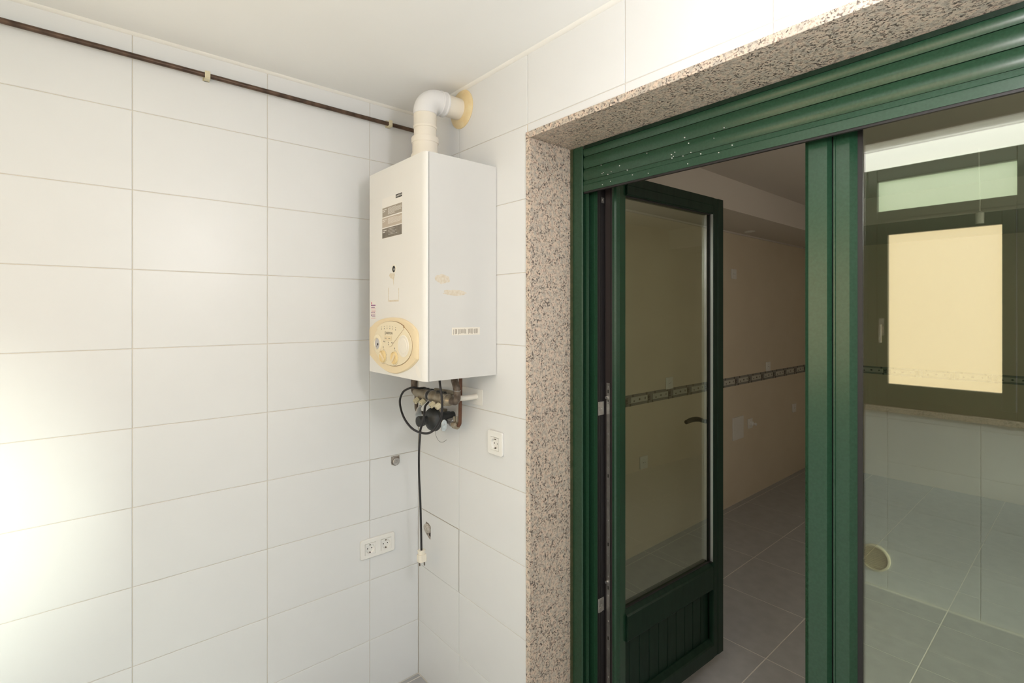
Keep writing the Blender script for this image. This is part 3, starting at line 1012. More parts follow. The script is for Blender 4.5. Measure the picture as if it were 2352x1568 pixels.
for x, z in ((0.292, 1.500), (0.300, 1.499), (0.352, 1.498), (0.361, 1.4975), (0.326, 1.4975), (0.3265, 1.490)):
    b.box(x - 0.0014, x + 0.0014, TY - 0.0004, TY + 0.0003, z - 0.0022, z + 0.0022)
b.build('indicator_marks', parent=cp)['kind'] = 'stuff'
# gauge
gx, gz = 0.2385, 1.4895
g = MB().mat(M_cream2).lathe((gx, PY - 0.003, gz), (0, -1, 0), [(0, 0.034), (0.002, 0.0335), (0.0035, 0.030), (0.0035, 0.0255), (0.0042, 0.0235), (0.0042, 0.0215), (0.001, 0.0205)], 36, cap=False).build('pressure_gauge', parent=cp, smooth=True)
MB().mat(M_gaugeface).lathe((gx, PY - 0.003, gz), (0, -1, 0), [(0, 0.021), (0.0015, 0.021)], 28).build('gauge_face', parent=cp)
b = MB().mat(M_black)
b.lathe((gx + 0.003, PY - 0.0045, gz - 0.002), (0, -1, 0), [(0, 0.004), (0.0012, 0.004)], 14)
b.prism([(gx + 0.004, gz - 0.001), (gx + 0.002, gz - 0.0035), (gx - 0.009, gz - 0.0125)], PY - 0.0058, PY - 0.0046, 'y')
b.build('gauge_needle', parent=cp)
# blank round cover
bx_, bz_ = 0.433, 1.4895
MB().mat(M_cover).lathe((bx_, PY - 0.003, bz_), (0, -1, 0), [(0, 0.038), (0.0015, 0.0375), (0.0022, 0.034), (0.0008, 0.032), (0.0008, 0.027), (0.0028, 0.0255), (0.0032, 0.0235), (0.0030, 0.005)], 40).build('round_cover', parent=cp, smooth=True)
# knobs
for kx, ang in ((0.2825, -40), (0.370, 48)):
    kz = 1.445
    kn = MB().mat(M_creamd).lathe((kx, PY - 0.003, kz), (0, -1, 0), [(0, 0.0222), (0.0060, 0.0215), (0.0072, 0.0200), (0.0060, 0.0192), (0.0035, 0.0180), (0.0030, 0.004)], 32).build('dial_knob', parent=cp, smooth=True)
    fr = frame_from((kx, PY - 0.006, kz), (math.cos(math.radians(ang)), 0, math.sin(math.radians(ang))), (-math.sin(math.radians(ang)), 0, math.cos(math.radians(ang))))
    MB(fr).mat(M_cream).box(-0.0200, 0.0200, -0.0046, 0.0046, -0.002, 0.0045).build('grip', parent=kn, bevel=0.0015)
    b = MB().mat(M_grey3)
    for i in range(18):
        t = math.radians(-110 + 200 * i / 17)
        b.lathe((kx + 0.0265 * math.cos(t), PY - 0.0032, kz + 0.0265 * math.sin(t)), (0, -1, 0), [(0, 0.0011), (0.0004, 0.0011)], 6)
    b.box(kx - 0.002, kx + 0.002, PY - 0.0038, PY - 0.0031, kz + 0.0305, kz + 0.0365)
    b.build('scale_marks', parent=cp)['kind'] = 'stuff'

# instruction label
LY = FY - 0.0003
lb = MB().mat(M_paper).box(0.2515, 0.4030, LY, FY + 0.001, 1.8745, 2.0225).build('instruction_label', parent=wh)
lb['label'] = 'white sheet with three grey printed blocks'
b = MB().mat(M_black).box(0.3565, 0.4025, LY - 0.0003, LY, 2.0085, 2.0215)
b.mat(M_grey1).box(0.254, 0.4025, LY - 0.0003, LY, 1.9545, 1.9875)
b.mat(M_grey2).box(0.2525, 0.4015, LY - 0.0003, LY, 1.9155, 1.9505)
b.mat(M_grey3).box(0.2525, 0.4010, LY - 0.0003, LY, 1.8770, 1.9120)
b.build('printed_blocks', parent=lb)
text_mesh('lettering', 'ARISTON', 0.0085, F_TXT(0.384, 2.0148, LY - 0.0004), M_paper, lb, 0.0002)
b = MB().mat(M_paper)
b.box(0.3600, 0.3625, LY - 0.0005, LY - 0.0002, 2.0110, 2.0190)
for z0, z1 in ((1.9545, 1.9875), (1.9155, 1.9505), (1.877, 1.912)):
    for i in range(2):
        b.box(0.256, 0.256 + (0.030 if i == 0 else 0.020), LY - 0.0005, LY - 0.0002, z1 - 0.0085 - 0.006 * i, z1 - 0.0063 - 0.006 * i)
    rows = 8 if z0 > 1.95 else (7 if z0 > 1.91 else 0)
    for i in range(rows):
        zz = z1 - 0.0060 - 0.0031 * i
        xx = 0.298
        end = 0.399 - (0.035 if i == 0 else 0.05 * random.random() * (i > 5))
        while xx < end - 0.004:
            w_ = min(0.004 + 0.010 * random.random(), end - xx)
            b.box(xx, xx + w_, LY - 0.0005, LY - 0.0002, zz, zz + 0.0011)
            xx += w_ + 0.0014
for i in range(5):
    b.box(0.300, 0.352 - 0.012 * (i % 2) + 0.004 * i, LY - 0.0005, LY - 0.0002, 1.9065 - 0.005 * i, 1.9072 - 0.005 * i)
b.build('fine_print', parent=lb)['kind'] = 'stuff'
# service sticker
st = MB().mat(M_paper).box(0.1535, 0.2000, LY, FY + 0.001, 1.579, 1.6490).build('service_sticker', parent=wh)
st['label'] = 'small white sticker with purple and pink print'
b = MB().mat(M_purple)
b.box(0.158, 0.196, LY - 0.0003, LY, 1.6295, 1.6335)
b.box(0.160, 0.190, LY - 0.0003, LY, 1.6225, 1.6250)
b.box(0.158, 0.163, LY - 0.0003, LY, 1.5900, 1.5965)
for i in range(4):
    b.box(0.1575 + 0.0095 * i, 0.1635 + 0.0095 * i, LY - 0.0003, LY, 1.6030, 1.6062)
for i in range(3):
    b.box(0.168, 0.194, LY - 0.0003, LY, 1.5945 - 0.0035 * i, 1.5960 - 0.0035 * i)
b.mat(M_pink)
b.lathe((0.1630, LY, 1.6400), (0, -1, 0), [(0, 0.0050), (0.0003, 0.0050)], 16)
for i in range(3):
    b.box(0.159 + 0.002 * i, 0.196, LY - 0.0003, LY, 1.6180 - 0.0050 * i, 1.6195 - 0.0050 * i)
b.box(0.158, 0.196, LY - 0.0003, LY, 1.5988, 1.6002)
b.box(0.158, 0.196, LY - 0.0003, LY, 1.5815, 1.5828)
b.build('sticker_print', parent=st)['kind'] = 'stuff'
# sight hole with residue under it
b = MB().mat(M_cover).lathe((0.343, FY + 0.0005, 1.759), (0, -1, 0), [(0, 0.0165), (0.002, 0.0155), (0.002, 0.0120), (0.0005, 0.0115)], 24, cap=False)
b.mat(M_dark).lathe((0.343, FY, 1.759), (0, -1, 0), [(0, 0.0116), (0.0007, 0.0116)], 20)
b.mat(M_chrome).lathe((0.345, FY - 0.0006, 1.758), (0, -1, 0), [(0, 0.0045), (0.0006, 0.0040)], 12)
b.build('sight_hole', parent=wh, smooth=True)
b = MB().mat(M_glue)
blob = [(0.306, 1.737), (0.318, 1.728), (0.335, 1.724), (0.340, 1.700), (0.343, 1.724), (0.350, 1.738), (0.345, 1.747), (0.330, 1.744), (0.316, 1.747)]
b.prism(list(reversed(blob)), LY, FY + 0.001, 'y')
for x0, x1, z0, z1 in ((0.300, 0.304, 1.645, 1.694), (0.376, 0.3795, 1.650, 1.690), (0.303, 0.378, 1.643, 1.649)):
    b.box(x0, x1, LY, FY + 0.001, z0, z1)
b.build('glue_residue', parent=wh)
b = MB().mat(M_paper)
b.prism(list(reversed([(0.492, 1.428), (0.512, 1.424), (0.526, 1.408), (0.530, 1.394), (0.520, 1.386), (0.508, 1.392), (0.498, 1.406)])), LY, FY + 0.001, 'y')
b.build('paint_patch', parent=wh)
# worn barcode and residue on the side
SX = BX1 + 0.0003
b = MB().mat(M_cover).box(BX1 - 0.001, SX, -0.194, -0.076, 1.527, 1.553)
bc = b.build('barcode_sticker', parent=wh)
bc['label'] = 'worn white barcode sticker'
b = MB().mat(M_grey1)
y = -0.188
while y < -0.084:
    w_ = 0.0008 + 0.0018 * random.random()
    if random.random() < 0.85:
        b.box(SX, SX + 0.0003, y, y + w_, 1.530 + 0.004 * random.random(), 1.549 - 0.002 * random.random())
    y += w_ + 0.0009 + 0.0012 * random.random()
b.build('barcode_bars', parent=bc)['kind'] = 'stuff'
b = MB().mat(M_glue)
for cy, cz, ry, rz in ((-0.232, 1.715, 0.030, 0.016), (-0.180, 1.671, 0.048, 0.011)):
    pts = []
    for i in range(22):
        t = 2 * PI * i / 22
        k = 0.82 + 0.3 * random.random()
        pts.append((cy + ry * k * math.cos(t), cz + rz * k * math.sin(t)))
    b.prism(pts, BX1 - 0.001, BX1 + 0.00025, 'x')
b.build('glue_residue', parent=wh)

# ---- flue
FX, FYc = 0.330, -0.163
fp = thing('flue_pipe', (FX, FYc, BZ1), 'white plastic flue pipe bending from the heater top into the wall', 'flue pipe')
R = 0.0425
MB().mat(M_pvc2).lathe((FX, FYc, 0), (0, 0, 1), [(2.1305, 0.056), (2.170, 0.056), (2.190, 0.052), (2.200, 0.0475), (2.232, 0.0470), (2.236, 0.0480)], 40).build('flue_base', parent=fp, smooth=True)
b = MB().mat(M_pvc2).lathe((FX, FYc, 0), (0, 0, 1), [(2.236, 0.0495), (2.240, 0.0505), (2.254, 0.0505), (2.258, 0.0490), (2.258, 0.043)], 40)
b.build('collar', parent=fp, smooth=True)
MB().mat(M_pvc2).lathe((FX, FYc, 0), (0, 0, 1), [(2.256, 0.0415), (2.296, 0.0415)], 40).build('inner_pipe', parent=fp, smooth=True)
MB().mat(M_pvc2).lathe((FX, FYc, 0), (0, 0, 1), [(2.292, 0.043), (2.294, 0.0440), (2.301, 0.0440), (2.303, R), (2.352, R)], 40).build('upper_pipe', parent=fp, smooth=True)
el = []
EZ = 2.4055
rb = 0.052
for i in range(13):
    t = PI / 2 * i / 12
    el.append((FX, FYc + rb - rb * math.cos(t), EZ - rb + rb * math.sin(t)))
el = [(FX, FYc, 2.345)] + el + [(FX, FYc + rb + 0.028, EZ)]
b = MB().mat(M_pvc).tube(el, 0.0440, 40)
b.build('elbow', parent=fp, smooth=True)
b = MB().mat(M_pvc).lathe((FX, FYc + rb + 0.006, EZ), (0, 1, 0), [(0, 0.0455), (0.002, 0.0465), (0.006, 0.0465), (0.008, 0.0452), (0.020, 0.0452), (0.022, 0.0468), (0.027, 0.0468), (0.029, 0.0445)], 40)
b.build('elbow_sleeve', parent=fp, smooth=True)
MB().mat(M_pvc2).lathe((FX, FYc + rb + 0.030, EZ), (0, 1, 0), [(0, 0.0405), (-(FYc + rb + 0.030) + 0.02, 0.0405)], 40).build('wall_pipe', parent=fp, smooth=True)
b = MB().mat(M_yellowed).lathe((FX + 0.007, -0.0002, EZ), (0, -1, 0), [(0.0, 0.0745), (0.003, 0.0745), (0.006, 0.071), (0.010, 0.055), (0.011, 0.042), (0.011, 0.033)], 48, cap=False)
rs_ = b.build('wall_rosette', parent=fp, smooth=True)
rs_['label'] = 'yellowed plastic wall rosette'

# ---- pipe along the left wall
gp = thing('wall_pipe', (0.02, -0.9, 2.403), 'thin brown metal pipe clipped along the left wall below the ceiling', 'pipe')
MB().mat(M_brownpipe).tube(bend([(0.021, REAR_Y + 0.001, 2.4065), (0.021, -0.024, 2.4000), (0.021, -0.024, 1.9)], 0.012), 0.0082, 14).build('pipe', parent=gp, smooth=True)
for y in (-0.822, -0.150, -1.45):
    b = MB().mat(M_ivory)
    b.box(0.0005, 0.020, y - 0.008, y + 0.008, 2.3885, 2.3925)
    b.box(0.0005, 0.006, y - 0.010, y + 0.010, 2.3885, 2.4190)
    b.box(0.020, 0.0315, y - 0.008, y + 0.008, 2.3885, 2.3930)
    b.box(0.0290, 0.0320, y - 0.008, y + 0.008, 2.3930, 2.4145)
    b.build('pipe_clip', M_ivory, gp, bevel=0.0008)

# ---- valve manifold under the heater
MY = -0.100
mf = thing('valve_manifold', (0.27, MY, 1.277), 'brass valve manifold with four ivory knobs hanging under the water heater', 'valve manifold')
b = MB().mat(M_bronze)
AX = (1, 0, -0.012)
b.lathe((0.152, MY, 1.279), AX, [(0, 0.0155), (0.010, 0.0155), (0.0105, 0.0185), (0.055, 0.0185), (0.075, 0.0215), (0.098, 0.0225), (0.104, 0.0205), (0.104, 0.0175)], 24)
b.build('valve_body', parent=mf, smooth=True)
b = MB().mat(M_bronze).lathe((0.279, MY, 1.2775), AX, [(0, 0.0175), (0.002, 0.0225), (0.008, 0.0225), (0.012, 0.0195), (0.060, 0.0190), (0.078, 0.0215), (0.088, 0.0215), (0.090, 0.019)], 24)
b.build('valve_body', parent=mf, smooth=True)
b = MB().mat(M_chrome)
for x in (0.2575, 0.280):
    b.lathe((x, MY, 1.2778), AX, [(0, 0.0190), (0.0005, 0.0232), (0.0035, 0.0232), (0.004, 0.019)], 24)
b.mat(M_rubber).lathe((0.2615, MY, 1.2778), AX, [(0, 0.0185), (0.018, 0.0185)], 20)
b.build('union_ring', parent=mf, smooth=True)
b = MB().mat(M_bronze)
b.lathe((0.368, MY, 1.2765), AX, [(0, 0.0215), (0.001, 0.0240), (0.020, 0.0240), (0.021, 0.021)], 6)
b.lathe((0.389, MY, 1.2763), AX, [(0, 0.0205), (0.012, 0.0205), (0.018, 0.017), (0.024, 0.0125)], 20)
b.build('hex_nut', parent=mf)
for x in (0.232, 0.262, 0.322, 0.352):
    MB().mat(M_rubber).lathe((x, MY + 0.004, 1.290), (0, 0.1, 1), [(0, 0.013), (0.010, 0.013), (0.014, 0.010), (0.014, 0.006)], 6).build('cap_nut', parent=mf)
for x in (0.196, 0.243, 0.315, 0.356):
    ax = Vector((-0.05, -0.90, -0.62)).normalized()
    p0 = Vector((x + 0.003, MY - 0.004, 1.266))
    st = MB().mat(M_bronze).lathe(p0, ax, [(0, 0.0095), (0.012, 0.0095), (0.012, 0.0075), (0.018, 0.0075)], 16).build('valve_stem', parent=mf, smooth=True)
    kn = MB().mat(M_ivory)
    t = Vector((1, 0, 0))
    a = ax.cross(t).normalized()
    c = ax.cross(a).normalized()
    N = 28
    vs_, fs_ = [], []
    prof = [(0.014, 0.0100), (0.0155, 0.0112), (0.0325, 0.0108), (0.0345, 0.0096), (0.0345, 0.0045), (0.0325, 0.0040)]
    for d, r in prof:
        for i in range(N):
            th = 2 * PI * i / N
            rr = r * (1.0 if i % 2 or r < 0.009 else 0.925)
            vs_.append(p0 + ax * d + (a * math.cos(th) + c * math.sin(th)) * rr)
    for k in range(len(prof) - 1):
        for i in range(N):
            j = (i + 1) % N
            fs_.append((k * N + i, (k + 1) * N + i, (k + 1) * N + j, k * N + j))
    fs_.append(tuple((len(prof) - 1) * N + i for i in range(N)))
    kn.add(vs_, fs_)
    kn.mat(M_dark).lathe(p0 + ax * 0.0326, ax, [(0, 0.0036), (0.0009, 0.0036), (0.0009, 0.0020)], 10)
    kn.build('ivory_knob', parent=mf)
b = MB().mat(M_brasspipe).tube(bend([(0.139, MY, 1.3776), (0.139, MY, 1.279), (0.168, MY, 1.2785)], 0.03), 0.0140, 16)
b.build('inlet_pipe', parent=mf, smooth=True)
b = MB().mat(M_brasspipe).tube(bend([(0.424, MY, 1.3776), (0.430, MY, 1.358), (0.4495, MY, 1.322), (0.4495, MY, 1.2755), (0.405, MY, 1.2760)], 0.026), 0.0132, 16)
b.build('outlet_pipe', parent=mf, smooth=True)
MB().mat(M_chrome).lathe((0.4495, MY, 1.3175), (0, 0, 1), [(0, 0.0132), (0.0005, 0.0139), (0.002, 0.0139), (0.0025, 0.0132)], 16).build('solder_ring', parent=mf, smooth=True)
MB().mat(M_bronze).tube([(0.230, -0.055, 1.287), (0.320, -0.055, 1.290), (0.3790, -0.056, 1.290)], 0.0130, 14).build('cross_pipe', parent=mf, smooth=True)

# white supply pipe into the wall, and the patch plate there
wp = thing('supply_pipe', (0.434, 0, 1.285), 'short ivory pipe running from the manifold into the white wall plate', 'pipe')
MB().mat(M_pvc2).tube(bend([(0.378, -0.0735, 1.281), (0.411, -0.071, 1.282), (0.4365, -0.040, 1.285), (0.4365, -0.0005, 1.2855)], 0.012), 0.0100, 14).build('pipe', parent=wp, smooth=True)
tag(MB().mat(M_socket).box(0.344, 0.4755, -0.0028, -0.0002, 1.254, 1.3145).build('wall_plate', bevel=0.0008), 'white rectangular patch plate behind the pipes beside the heater', 'wall plate')

# copper pipe with tap and valve
ct = thing('copper_pipe', (0.400, -0.050, 1.18), 'reddish copper pipe dropping from the heater to a small brass valve', 'pipe')
MB().mat(M_copper).tube(bend([(0.400, -0.050, 1.3776), (0.395, -0.050, 1.172), (0.358, -0.050, 1.172)], 0.022), 0.0068, 14).build('pipe', parent=ct, smooth=True)
b = MB().mat(M_bronze).lathe((0.384, -0.050, 1.172), (-1, 0, -0.02), [(0, 0.0105), (0.006, 0.0125), (0.007, 0.0155), (0.026, 0.0155), (0.028, 0.012), (0.036, 0.011)], 8)
b.cyl((0.362, -0.050, 1.180), (0.359, -0.052, 1.204), 0.0045, 10).cyl((0.372, -0.050, 1.180), (0.3745, -0.050, 1.206), 0.0040, 10)
b.build('brass_valve', parent=ct)
b = MB().mat(M_chrome)
b.lathe((0.352, -0.050, 1.172), (-1, -0.15, 0.10), [(0, 0.0085), (0.010, 0.0085), (0.011, 0.0115), (0.018, 0.0115), (0.020, 0.008), (0.030, 0.0075)], 12)
b.tube([(0.312, -0.050, 1.175), (0.3180, -0.030, 1.180), (0.3200, -0.001, 1.183)], 0.011, 12)
b.build('tap_body', parent=ct, smooth=True)
hd = [(0.0, 0.0), (0.009, 0.004), (0.0125, 0.014), (0.0130, 0.022), (0.010, 0.030), (0.004, 0.034)]
b = MB(frame_from((0.3290, -0.080, 1.173), (0.37, 0.93, 0), (0, 0.0, 1))).mat(M_chrome)
outl = [(-0.008, -0.024), (0.004, -0.027), (0.0105, -0.018), (0.0125, -0.004), (0.0105, 0.012), (0.004, 0.019), (-0.004, 0.018), (-0.0105, 0.006), (-0.011, -0.012)]
b.prism(outl, -0.004, 0.005, 'z')
b.lathe((0, 0, 0.004), (0, 0, 1), [(0, 0.0045), (0.002, 0.0035)], 10)
b.lathe((0, 0, -0.004), (0, 0, -1), [(0, 0.006), (0.026, 0.006)], 10)
b.build('tap_handle', parent=ct, bevel=0.002)

# gas tap behind the manifold with the black bell-shaped cap
gt = thing('gas_tap', (0.170, -0.06, 1.19), 'grey lever gas tap under the left end of the manifold', 'gas tap')
b = MB().mat(M_brasspipe).tube(bend([(0.1288, -0.085, 1.270), (0.1288, -0.085, 1.195), (0.150, -0.060, 1.185), (0.155, -0.002, 1.185)], 0.02), 0.0072, 12)
b.build('gas_pipe', parent=gt, smooth=True)
b = MB(frame_from((0.1640, -0.095, 1.187), (0.50, 0.866, 0), (0, 0, 1))).mat(M_chrome)
b.prism([(-0.010, -0.030), (0.004, -0.034), (0.012, -0.020), (0.013, 0.006), (0.010, 0.026), (0.016, 0.038), (0.004, 0.040), (-0.008, 0.024), (-0.013, 0.000)], -0.004, 0.004, 'z')
b.lathe((0, 0, 0.003), (0, 0, -1), [(0, 0.006), (0.02, 0.006)], 10)
b.build('tap_lever', parent=gt, bevel=0.002)
bl = thing('rubber_bell', (0.277, -0.05, 1.185), 'black round rubber bell cap hanging behind the looped cable', 'rubber cap')
MB().mat(M_rubber).lathe((0.276, -0.018, 1.186), (0.0, -1, 0.0), [(0, 0.022), (0.052, 0.024), (0.062, 0.0400), (0.066, 0.0455), (0.069, 0.0465), (0.073, 0.0470), (0.0745, 0.0450), (0.0765, 0.0450), (0.078, 0.0468), (0.082, 0.0455), (0.092, 0.0400), (0.099, 0.0310), (0.103, 0.022), (0.106, 0.0175), (0.119, 0.0170), (0.122, 0.0200), (0.140, 0.0205), (0.144, 0.0190), (0.145, 0.012)], 40).build('cap_body', parent=bl, smooth=True)
MB().mat(M_rubber).tube([(0.277, -0.03, 1.19), (0.277, -0.012, 1.19), (0.277, 0.0, 1.19)], 0.016, 16).build('stub', parent=bl, smooth=True)
MB().mat(M_bronze).box(0.190, 0.262, -0.035, -0.018, 1.196, 1.216).build('bracket', parent=bl, bevel=0.003)

# ---- black cable with plug
cb = thing('power_cord', (0.19, -0.09, 0.58), 'black cord looping under the water heater and hanging to a white plug', 'cord')
cpath = [(0.429, -0.164, 1.3776), (0.4336, -0.165, 1.3576), (0.4397, -0.165, 1.3297), (0.4477, -0.165, 1.3001), (0.4497, -0.165, 1.2654), (0.4417, -0.165, 1.2271),
         (0.4153, -0.168, 1.1897), (0.3777, -0.172, 1.1631), (0.3302, -0.180, 1.1557), (0.270, -0.183, 1.1612), (0.205, -0.178, 1.1834), (0.157, -0.170, 1.2147),
         (0.140, -0.166, 1.2514), (0.1655, -0.166, 1.2862), (0.1920, -0.158, 1.3020), (0.2066, -0.145, 1.3075), (0.2120, -0.122, 1.3030), (0.2050, -0.088, 1.300), (0.2000, -0.072, 1.285),
         (0.2100, -0.074, 1.262), (0.2500, -0.100, 1.2500), (0.3020, -0.145, 1.2480), (0.3327, -0.168, 1.2303), (0.3382, -0.178, 1.1971), (0.3142, -0.174, 1.1615), (0.2781, -0.155, 1.1235), (0.2210, -0.125, 1.0580),
         (0.1800, -0.102, 0.9900), (0.1760, -0.098, 0.9200), (0.1780, -0.095, 0.8441), (0.1790, -0.092, 0.740), (0.1794, -0.090, 0.634)]
MB().mat(M_cable).tube(spline(cpath, 6), 0.0043, 10).build('cable', parent=cb, smooth=True)
ax = Vector((0.10, 0.0, -1)).normalized()
F_PL = frame_from((0.1790, -0.090, 0.637), (0.82, 0.57, 0.082), (-0.57, 0.82, -0.02))
F_PL = Matrix.Translation((0.1785, -0.090, 0.639)) @ ax.to_track_quat('Z', 'Y').to_matrix().to_4x4()
pl = MB(F_PL).mat(M_plug)
pl.lathe((0, 0, 0), (0, 0, 1), [(0.002, 0.009), (0, 0.0125), (0.001, 0.0155), (0.004, 0.0160), (0.016, 0.0135), (0.018, 0.0135)], 24)
pl = pl.build('plug', parent=cb, smooth=True)
b = MB(F_PL).mat(M_plug)
oct_ = [(-0.017, -0.010), (-0.011, -0.0165), (0.011, -0.0165), (0.017, -0.010), (0.017, 0.010), (0.011, 0.0165), (-0.011, 0.0165), (-0.017, 0.010)]
b.prism(oct_, 0.018, 0.046, 'z')
b.build('plug_body', parent=pl, bevel=0.0015)
F_PIN = F_PL @ Matrix.Rotation(math.radians(35), 4, 'Z')
for s in (-1, 1):
    MB(F_PL).mat(M_brasspipe).cyl((0.0095 * s * 0.8, 0.0095 * s * 0.6, 0.045), (0.0095 * s * 0.8, 0.0095 * s * 0.6, 0.063), 0.0024, 12).build('pin', parent=pl, smooth=True)
tw = thing('thin_wire', (0.25, -0.03, 1.1), 'hair-thin bare wire curling below the black rubber cap', 'wire')
MB().mat(M_dark).tube(spline([(0.235, -0.06, 1.145), (0.222, -0.05, 1.120), (0.222, -0.045, 1.098), (0.236, -0.04, 1.082), (0.256, -0.035, 1.083), (0.272, -0.03, 1.094)], 5), 0.0006, 6).build('wire', parent=tw)


# ---- sockets
def socket_module(frame, u, v, root, size=0.0225, pin_rot=0):
    b = MB(frame).mat(M_socket)
    s = size
    md = b
    # square insert with a round well
    N = 32
    vs_, fs_ = [], []
    sq = []
    for i in range(N):
        t = 2 * PI * i / N
        c, sn = math.cos(t), math.sin(t)
        k = s / max(abs(c), abs(sn))
        sq.append((u + c * k, v + sn * k))
    for p in sq:
        vs_.append((p[0], p[1], 0.006))
    for p in sq:
        vs_.append((p[0], p[1], 0.0098))
    for r_, w in ((0.0196, 0.0098), (0.0188, 0.0090), (0.0176, 0.0022)):
        for i in range(N):
            t = 2 * PI * i / N
            vs_.append((u + r_ * math.cos(t), v + r_ * math.sin(t), w))
    for k in range(4):
        for i in range(N):
            j = (i + 1) % N
            fs_.append((k * N + i, k * N + j, (k + 1) * N + j, (k + 1) * N + i))
    fs_.append(tuple(4 * N + i for i in range(N)))
    md.add(vs_, fs_)
    ins = md.build('socket_insert', parent=root)
    for q in (-1, 1):
        MB(frame).mat(M_dark).lathe((u + 0.0093 * q, v, 0.0018), (0, 0, 1), [(0, 0.0023), (0.0008, 0.0023)], 12).build('pin_hole', parent=ins)
        MB(frame).mat(M_brasspipe).box(u - 0.002, u + 0.002, v + 0.0158 * q - 0.0018, v + 0.0158 * q + 0.0018, 0.002, 0.0080).build('earth_clip', parent=ins)
    return ins


def plate(frame, u0, u1, v0, v1, holes, root, hs=0.0232):
    """rounded cover plate with square openings and soft edges"""
    cu = bpy.data.curves.new('cover_plate', 'CURVE')
    cu.dimensions = '2D'
    cu.fill_mode = 'BOTH'
    cu.extrude = 0.0026
    cu.bevel_depth = 0.0020
    cu.bevel_resolution = 2

    def ring(pts):
        sp = cu.splines.new('POLY')
        sp.points.add(len(pts) - 1)
        for p, q in zip(sp.points, pts):
            p.co = (q[0], q[1], 0, 1)
        sp.use_cyclic_u = True
    e, r = 0.0020, 0.0065
    out = []
    for cx_, cy_, a0 in ((u1 - e - r, v1 - e - r, 0), (u0 + e + r, v1 - e - r, 90), (u0 + e + r, v0 + e + r, 180), (u1 - e - r, v0 + e + r, 270)):
        for k in range(6):
            t = math.radians(a0 + 18 * k)
            out.append((cx_ + r * math.cos(t), cy_ + r * math.sin(t)))
    ring(out)
    for hu, hv in holes:
        q = hs + 0.0020
        ring([(hu - q, hv - q), (hu - q, hv + q), (hu + q, hv + q), (hu + q, hv - q)])
    t = bpy.data.objects.new('cover_plate', cu)
    COL.objects.link(t)
    dg = bpy.context.evaluated_depsgraph_get()
    me = bpy.data.meshes.new_from_object(t.evaluated_get(dg))
    bpy.data.objects.remove(t)
    me.materials.clear()
    me.materials.append(M_socket)
    for p in me.polygons:
        p.use_smooth = True
    me.set_sharp_from_angle(angle=math.radians(60))
    o = bpy.data.objects.new('cover_plate', me)
    o.matrix_basis = frame @ Matrix.Translation((0, 0, 0.0049))
    COL.objects.link(o)
    attach(o, root)
    return o


ds = thing('double_socket', (0, -0.197, 0.627), 'white double wall socket low on the left tiled wall', 'socket')
plate(F_LEFT, -0.274, -0.1205, 0.5875, 0.6665, [(-0.2315, 0.6255), (-0.1605, 0.6255)], ds)
for u in (-0.2315, -0.1605):
    socket_module(F_LEFT, u, 0.6255, ds)
ss = thing('single_socket', (0.556, 0, 1.131), 'white single wall socket between the heater and the granite doorway', 'socket')
plate(F_FRONT, 0.5135, 0.5975, 1.0895, 1.1745, [(0.5545, 1.130)], ss)
socket_module(F_FRONT, 0.5545, 1.130, ss)

# ---- water stubs in broken tile holes
s1 = thing('pipe_stub', (0, -0.112, 0.962), 'capped metal pipe stub in a small square hole of the left wall', 'pipe stub')
b = MB(F_LEFT).mat(M_cement).prism([(-0.1335, 0.942), (-0.092, 0.942), (-0.092, 0.9875), (-0.1335, 0.9875)], -0.0026, -0.0018, 'z')
b.build('cement_bed', parent=s1)
b = MB(F_LEFT).mat(M_chrome).lathe((-0.1105, 0.9625, -0.0025), (0, 0, 1), [(0, 0.0165), (0.007, 0.0165), (0.009, 0.0145), (0.0085, 0.012), (0.0075, 0.006), (0.009, 0.004)], 12)
b.build('stub_cap', parent=s1)
s2 = thing('pipe_stub', (0.077, 0, 0.655), 'cemented pipe stub in a ragged hole of the wall behind the hanging cord', 'pipe stub')
b = MB(F_FRONT).mat(M_cement).prism([(0.050, 0.622), (0.106, 0.622), (0.106, 0.696), (0.050, 0.696)], -0.0026, -0.0018, 'z')
b.mat(M_dark).prism([(0.088, 0.640), (0.102, 0.640), (0.102, 0.655), (0.088, 0.657)], -0.0020, -0.0012, 'z')
b.build('cement_bed', parent=s2)
vs_, fs_ = [], []
b = MB(F_FRONT).mat(M_lump)
prof = []
N = 14
for k, (w, r) in enumerate(((-0.0022, 0.0235), (0.003, 0.0225), (0.008, 0.0165), (0.0095, 0.008))):
    for i in range(N):
        t = 2 * PI * i / N
        rr = r * (0.86 + 0.26 * random.random())
        vs_.append((0.0755 + rr * math.cos(t) * 1.05, 0.668 + rr * math.sin(t) * 0.9, w))
for k in range(3):
    for i in range(N):
        j = (i + 1) % N
        fs_.append((k * N + i, k * N + j, (k + 1) * N + j, (k + 1) * N + i))
fs_.append(tuple(3 * N + i for i in range(N)))
b.add(vs_, fs_)
b.build('cement_lump', parent=s2)

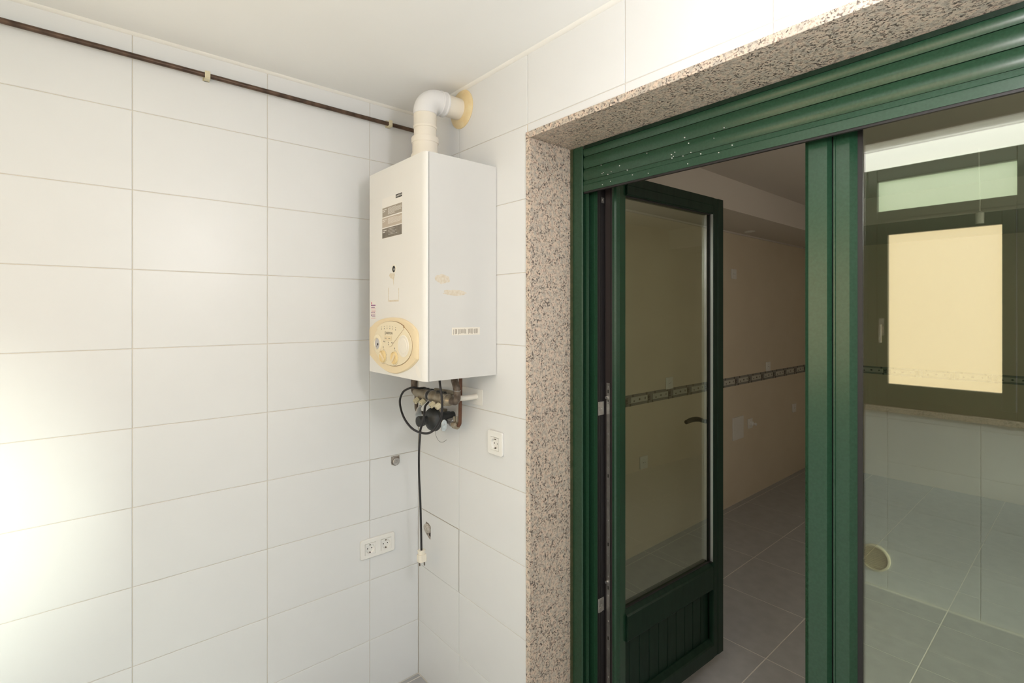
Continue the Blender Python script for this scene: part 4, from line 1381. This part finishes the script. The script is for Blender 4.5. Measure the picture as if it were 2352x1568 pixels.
# ---- round vent near the floor under the mirrored window
vt = thing('round_vent', (1.108, REAR_Y, 0.162), 'round cream slatted vent mirrored low in the closed door glass', 'vent')
F_V = F_REAR @ Matrix.Translation((-1.108, 0.162, 0))
MB(F_V).mat(M_cream2).lathe((0, 0, 0.0003), (0, 0, 1), [(0, 0.078), (0.008, 0.077), (0.011, 0.072), (0.011, 0.066), (0.003, 0.065)], 40, cap=False).build('vent_ring', parent=vt, smooth=True)
MB(F_V).mat(M_dark).lathe((0, 0, 0.0003), (0, 0, 1), [(0, 0.066), (0.0015, 0.066)], 40).build('vent_back', parent=vt)
for k in range(13):
    z = -0.060 + 0.01 * k
    hw = math.sqrt(max(0.0662 ** 2 - z * z, 0.0001))
    MB(F_V).mat(M_cream).prism([(z - 0.0026, 0.003), (z + 0.0020, 0.003), (z + 0.0020, 0.0085), (z - 0.0026, 0.0095)], -hw, hw, 'x').build('slat', parent=vt)

# ================================================================== KITCHEN THINGS
def kplate(u, v, w, h, label, insert=True, group=None):
    t = thing('wall_socket' if insert else 'cover_plate', (KX, u, v), label, 'socket' if insert else 'cover plate', group)
    MB(F_KLEFT).mat(M_kplastic).box(u - w / 2, u + w / 2, v - h / 2, v + h / 2, 0.0003, 0.010).build('plate', parent=t, bevel=0.003)
    if insert:
        b = MB(F_KLEFT).mat(M_kplastic).lathe((u, v, 0.009), (0, 0, 1), [(0, 0.022), (0.003, 0.022), (0.0035, 0.019), (0.0012, 0.018)], 24)
        b.mat(M_dark)
        b.lathe((u - 0.009, v, 0.0102), (0, 0, 1), [(0, 0.003), (0.0006, 0.003)], 8)
        b.lathe((u + 0.009, v, 0.0102), (0, 0, 1), [(0, 0.003), (0.0006, 0.003)], 8)
        b.build('insert', parent=t)
    return t


kplate(1.735, 0.599, 0.082, 0.084, 'pale wall socket seen low through the open door glass')
kplate(2.045, 1.103, 0.082, 0.084, 'pale wall socket just above the border, seen through the open door glass')
kplate(3.009, 1.925, 0.082, 0.084, 'white wall socket high on the kitchen wall beside the open door')
kplate(3.674, 1.108, 0.082, 0.084, 'white wall socket touching the border at the doorway gap')
kplate(4.278, 0.655, 0.082, 0.084, 'farthest white wall socket low on the kitchen wall beside the green post')
kplate(3.085, 0.630, 0.19, 0.19, 'square wall-coloured cover plate beside the plugged-in white adapter', False)
ad = kplate(3.310, 0.637, 0.082, 0.084, 'white wall socket with a white plug pushed into it')
MB(F_KLEFT).mat(M_socket).lathe((3.312, 0.637, 0.012), (0, 0, 1), [(0, 0.020), (0.018, 0.018), (0.022, 0.008), (0.034, 0.007), (0.037, 0.013), (0.046, 0.012)], 20).build('plug', parent=ad, smooth=True)
dl = thing('downlight', (0.088, 3.05, SZ), 'small round downlight in the lowered kitchen soffit', 'downlight')
MB().mat(M_kplastic).lathe((0.088, 3.05, SZ), (0, 0, -1), [(0, 0.042), (0.005, 0.041), (0.006, 0.036), (0.002, 0.033)], 32, cap=False).build('ring', parent=dl, smooth=True)
MB().mat(M_socket).lathe((0.088, 3.05, SZ), (0, 0, -1), [(0.0005, 0.0335), (0.002, 0.0335)], 24).build('lens', parent=dl)
pd = thing('pendant_lampholder', (1.556, 2.5, 2.11), 'small white lampholder hanging on a thin cord in the kitchen', 'lampholder')
MB().mat(M_kplastic).lathe((1.556, 2.5, 2.078), (0, 0, 1), [(0, 0.0185), (0.056, 0.0185), (0.062, 0.012), (0.066, 0.005)], 24).build('holder', parent=pd, smooth=True)
MB().mat(M_kplastic).tube([(1.556, 2.5, 2.14), (1.557, 2.502, 2.20), (1.552, 2.5, 2.483)], 0.0025, 8).build('cord', parent=pd)
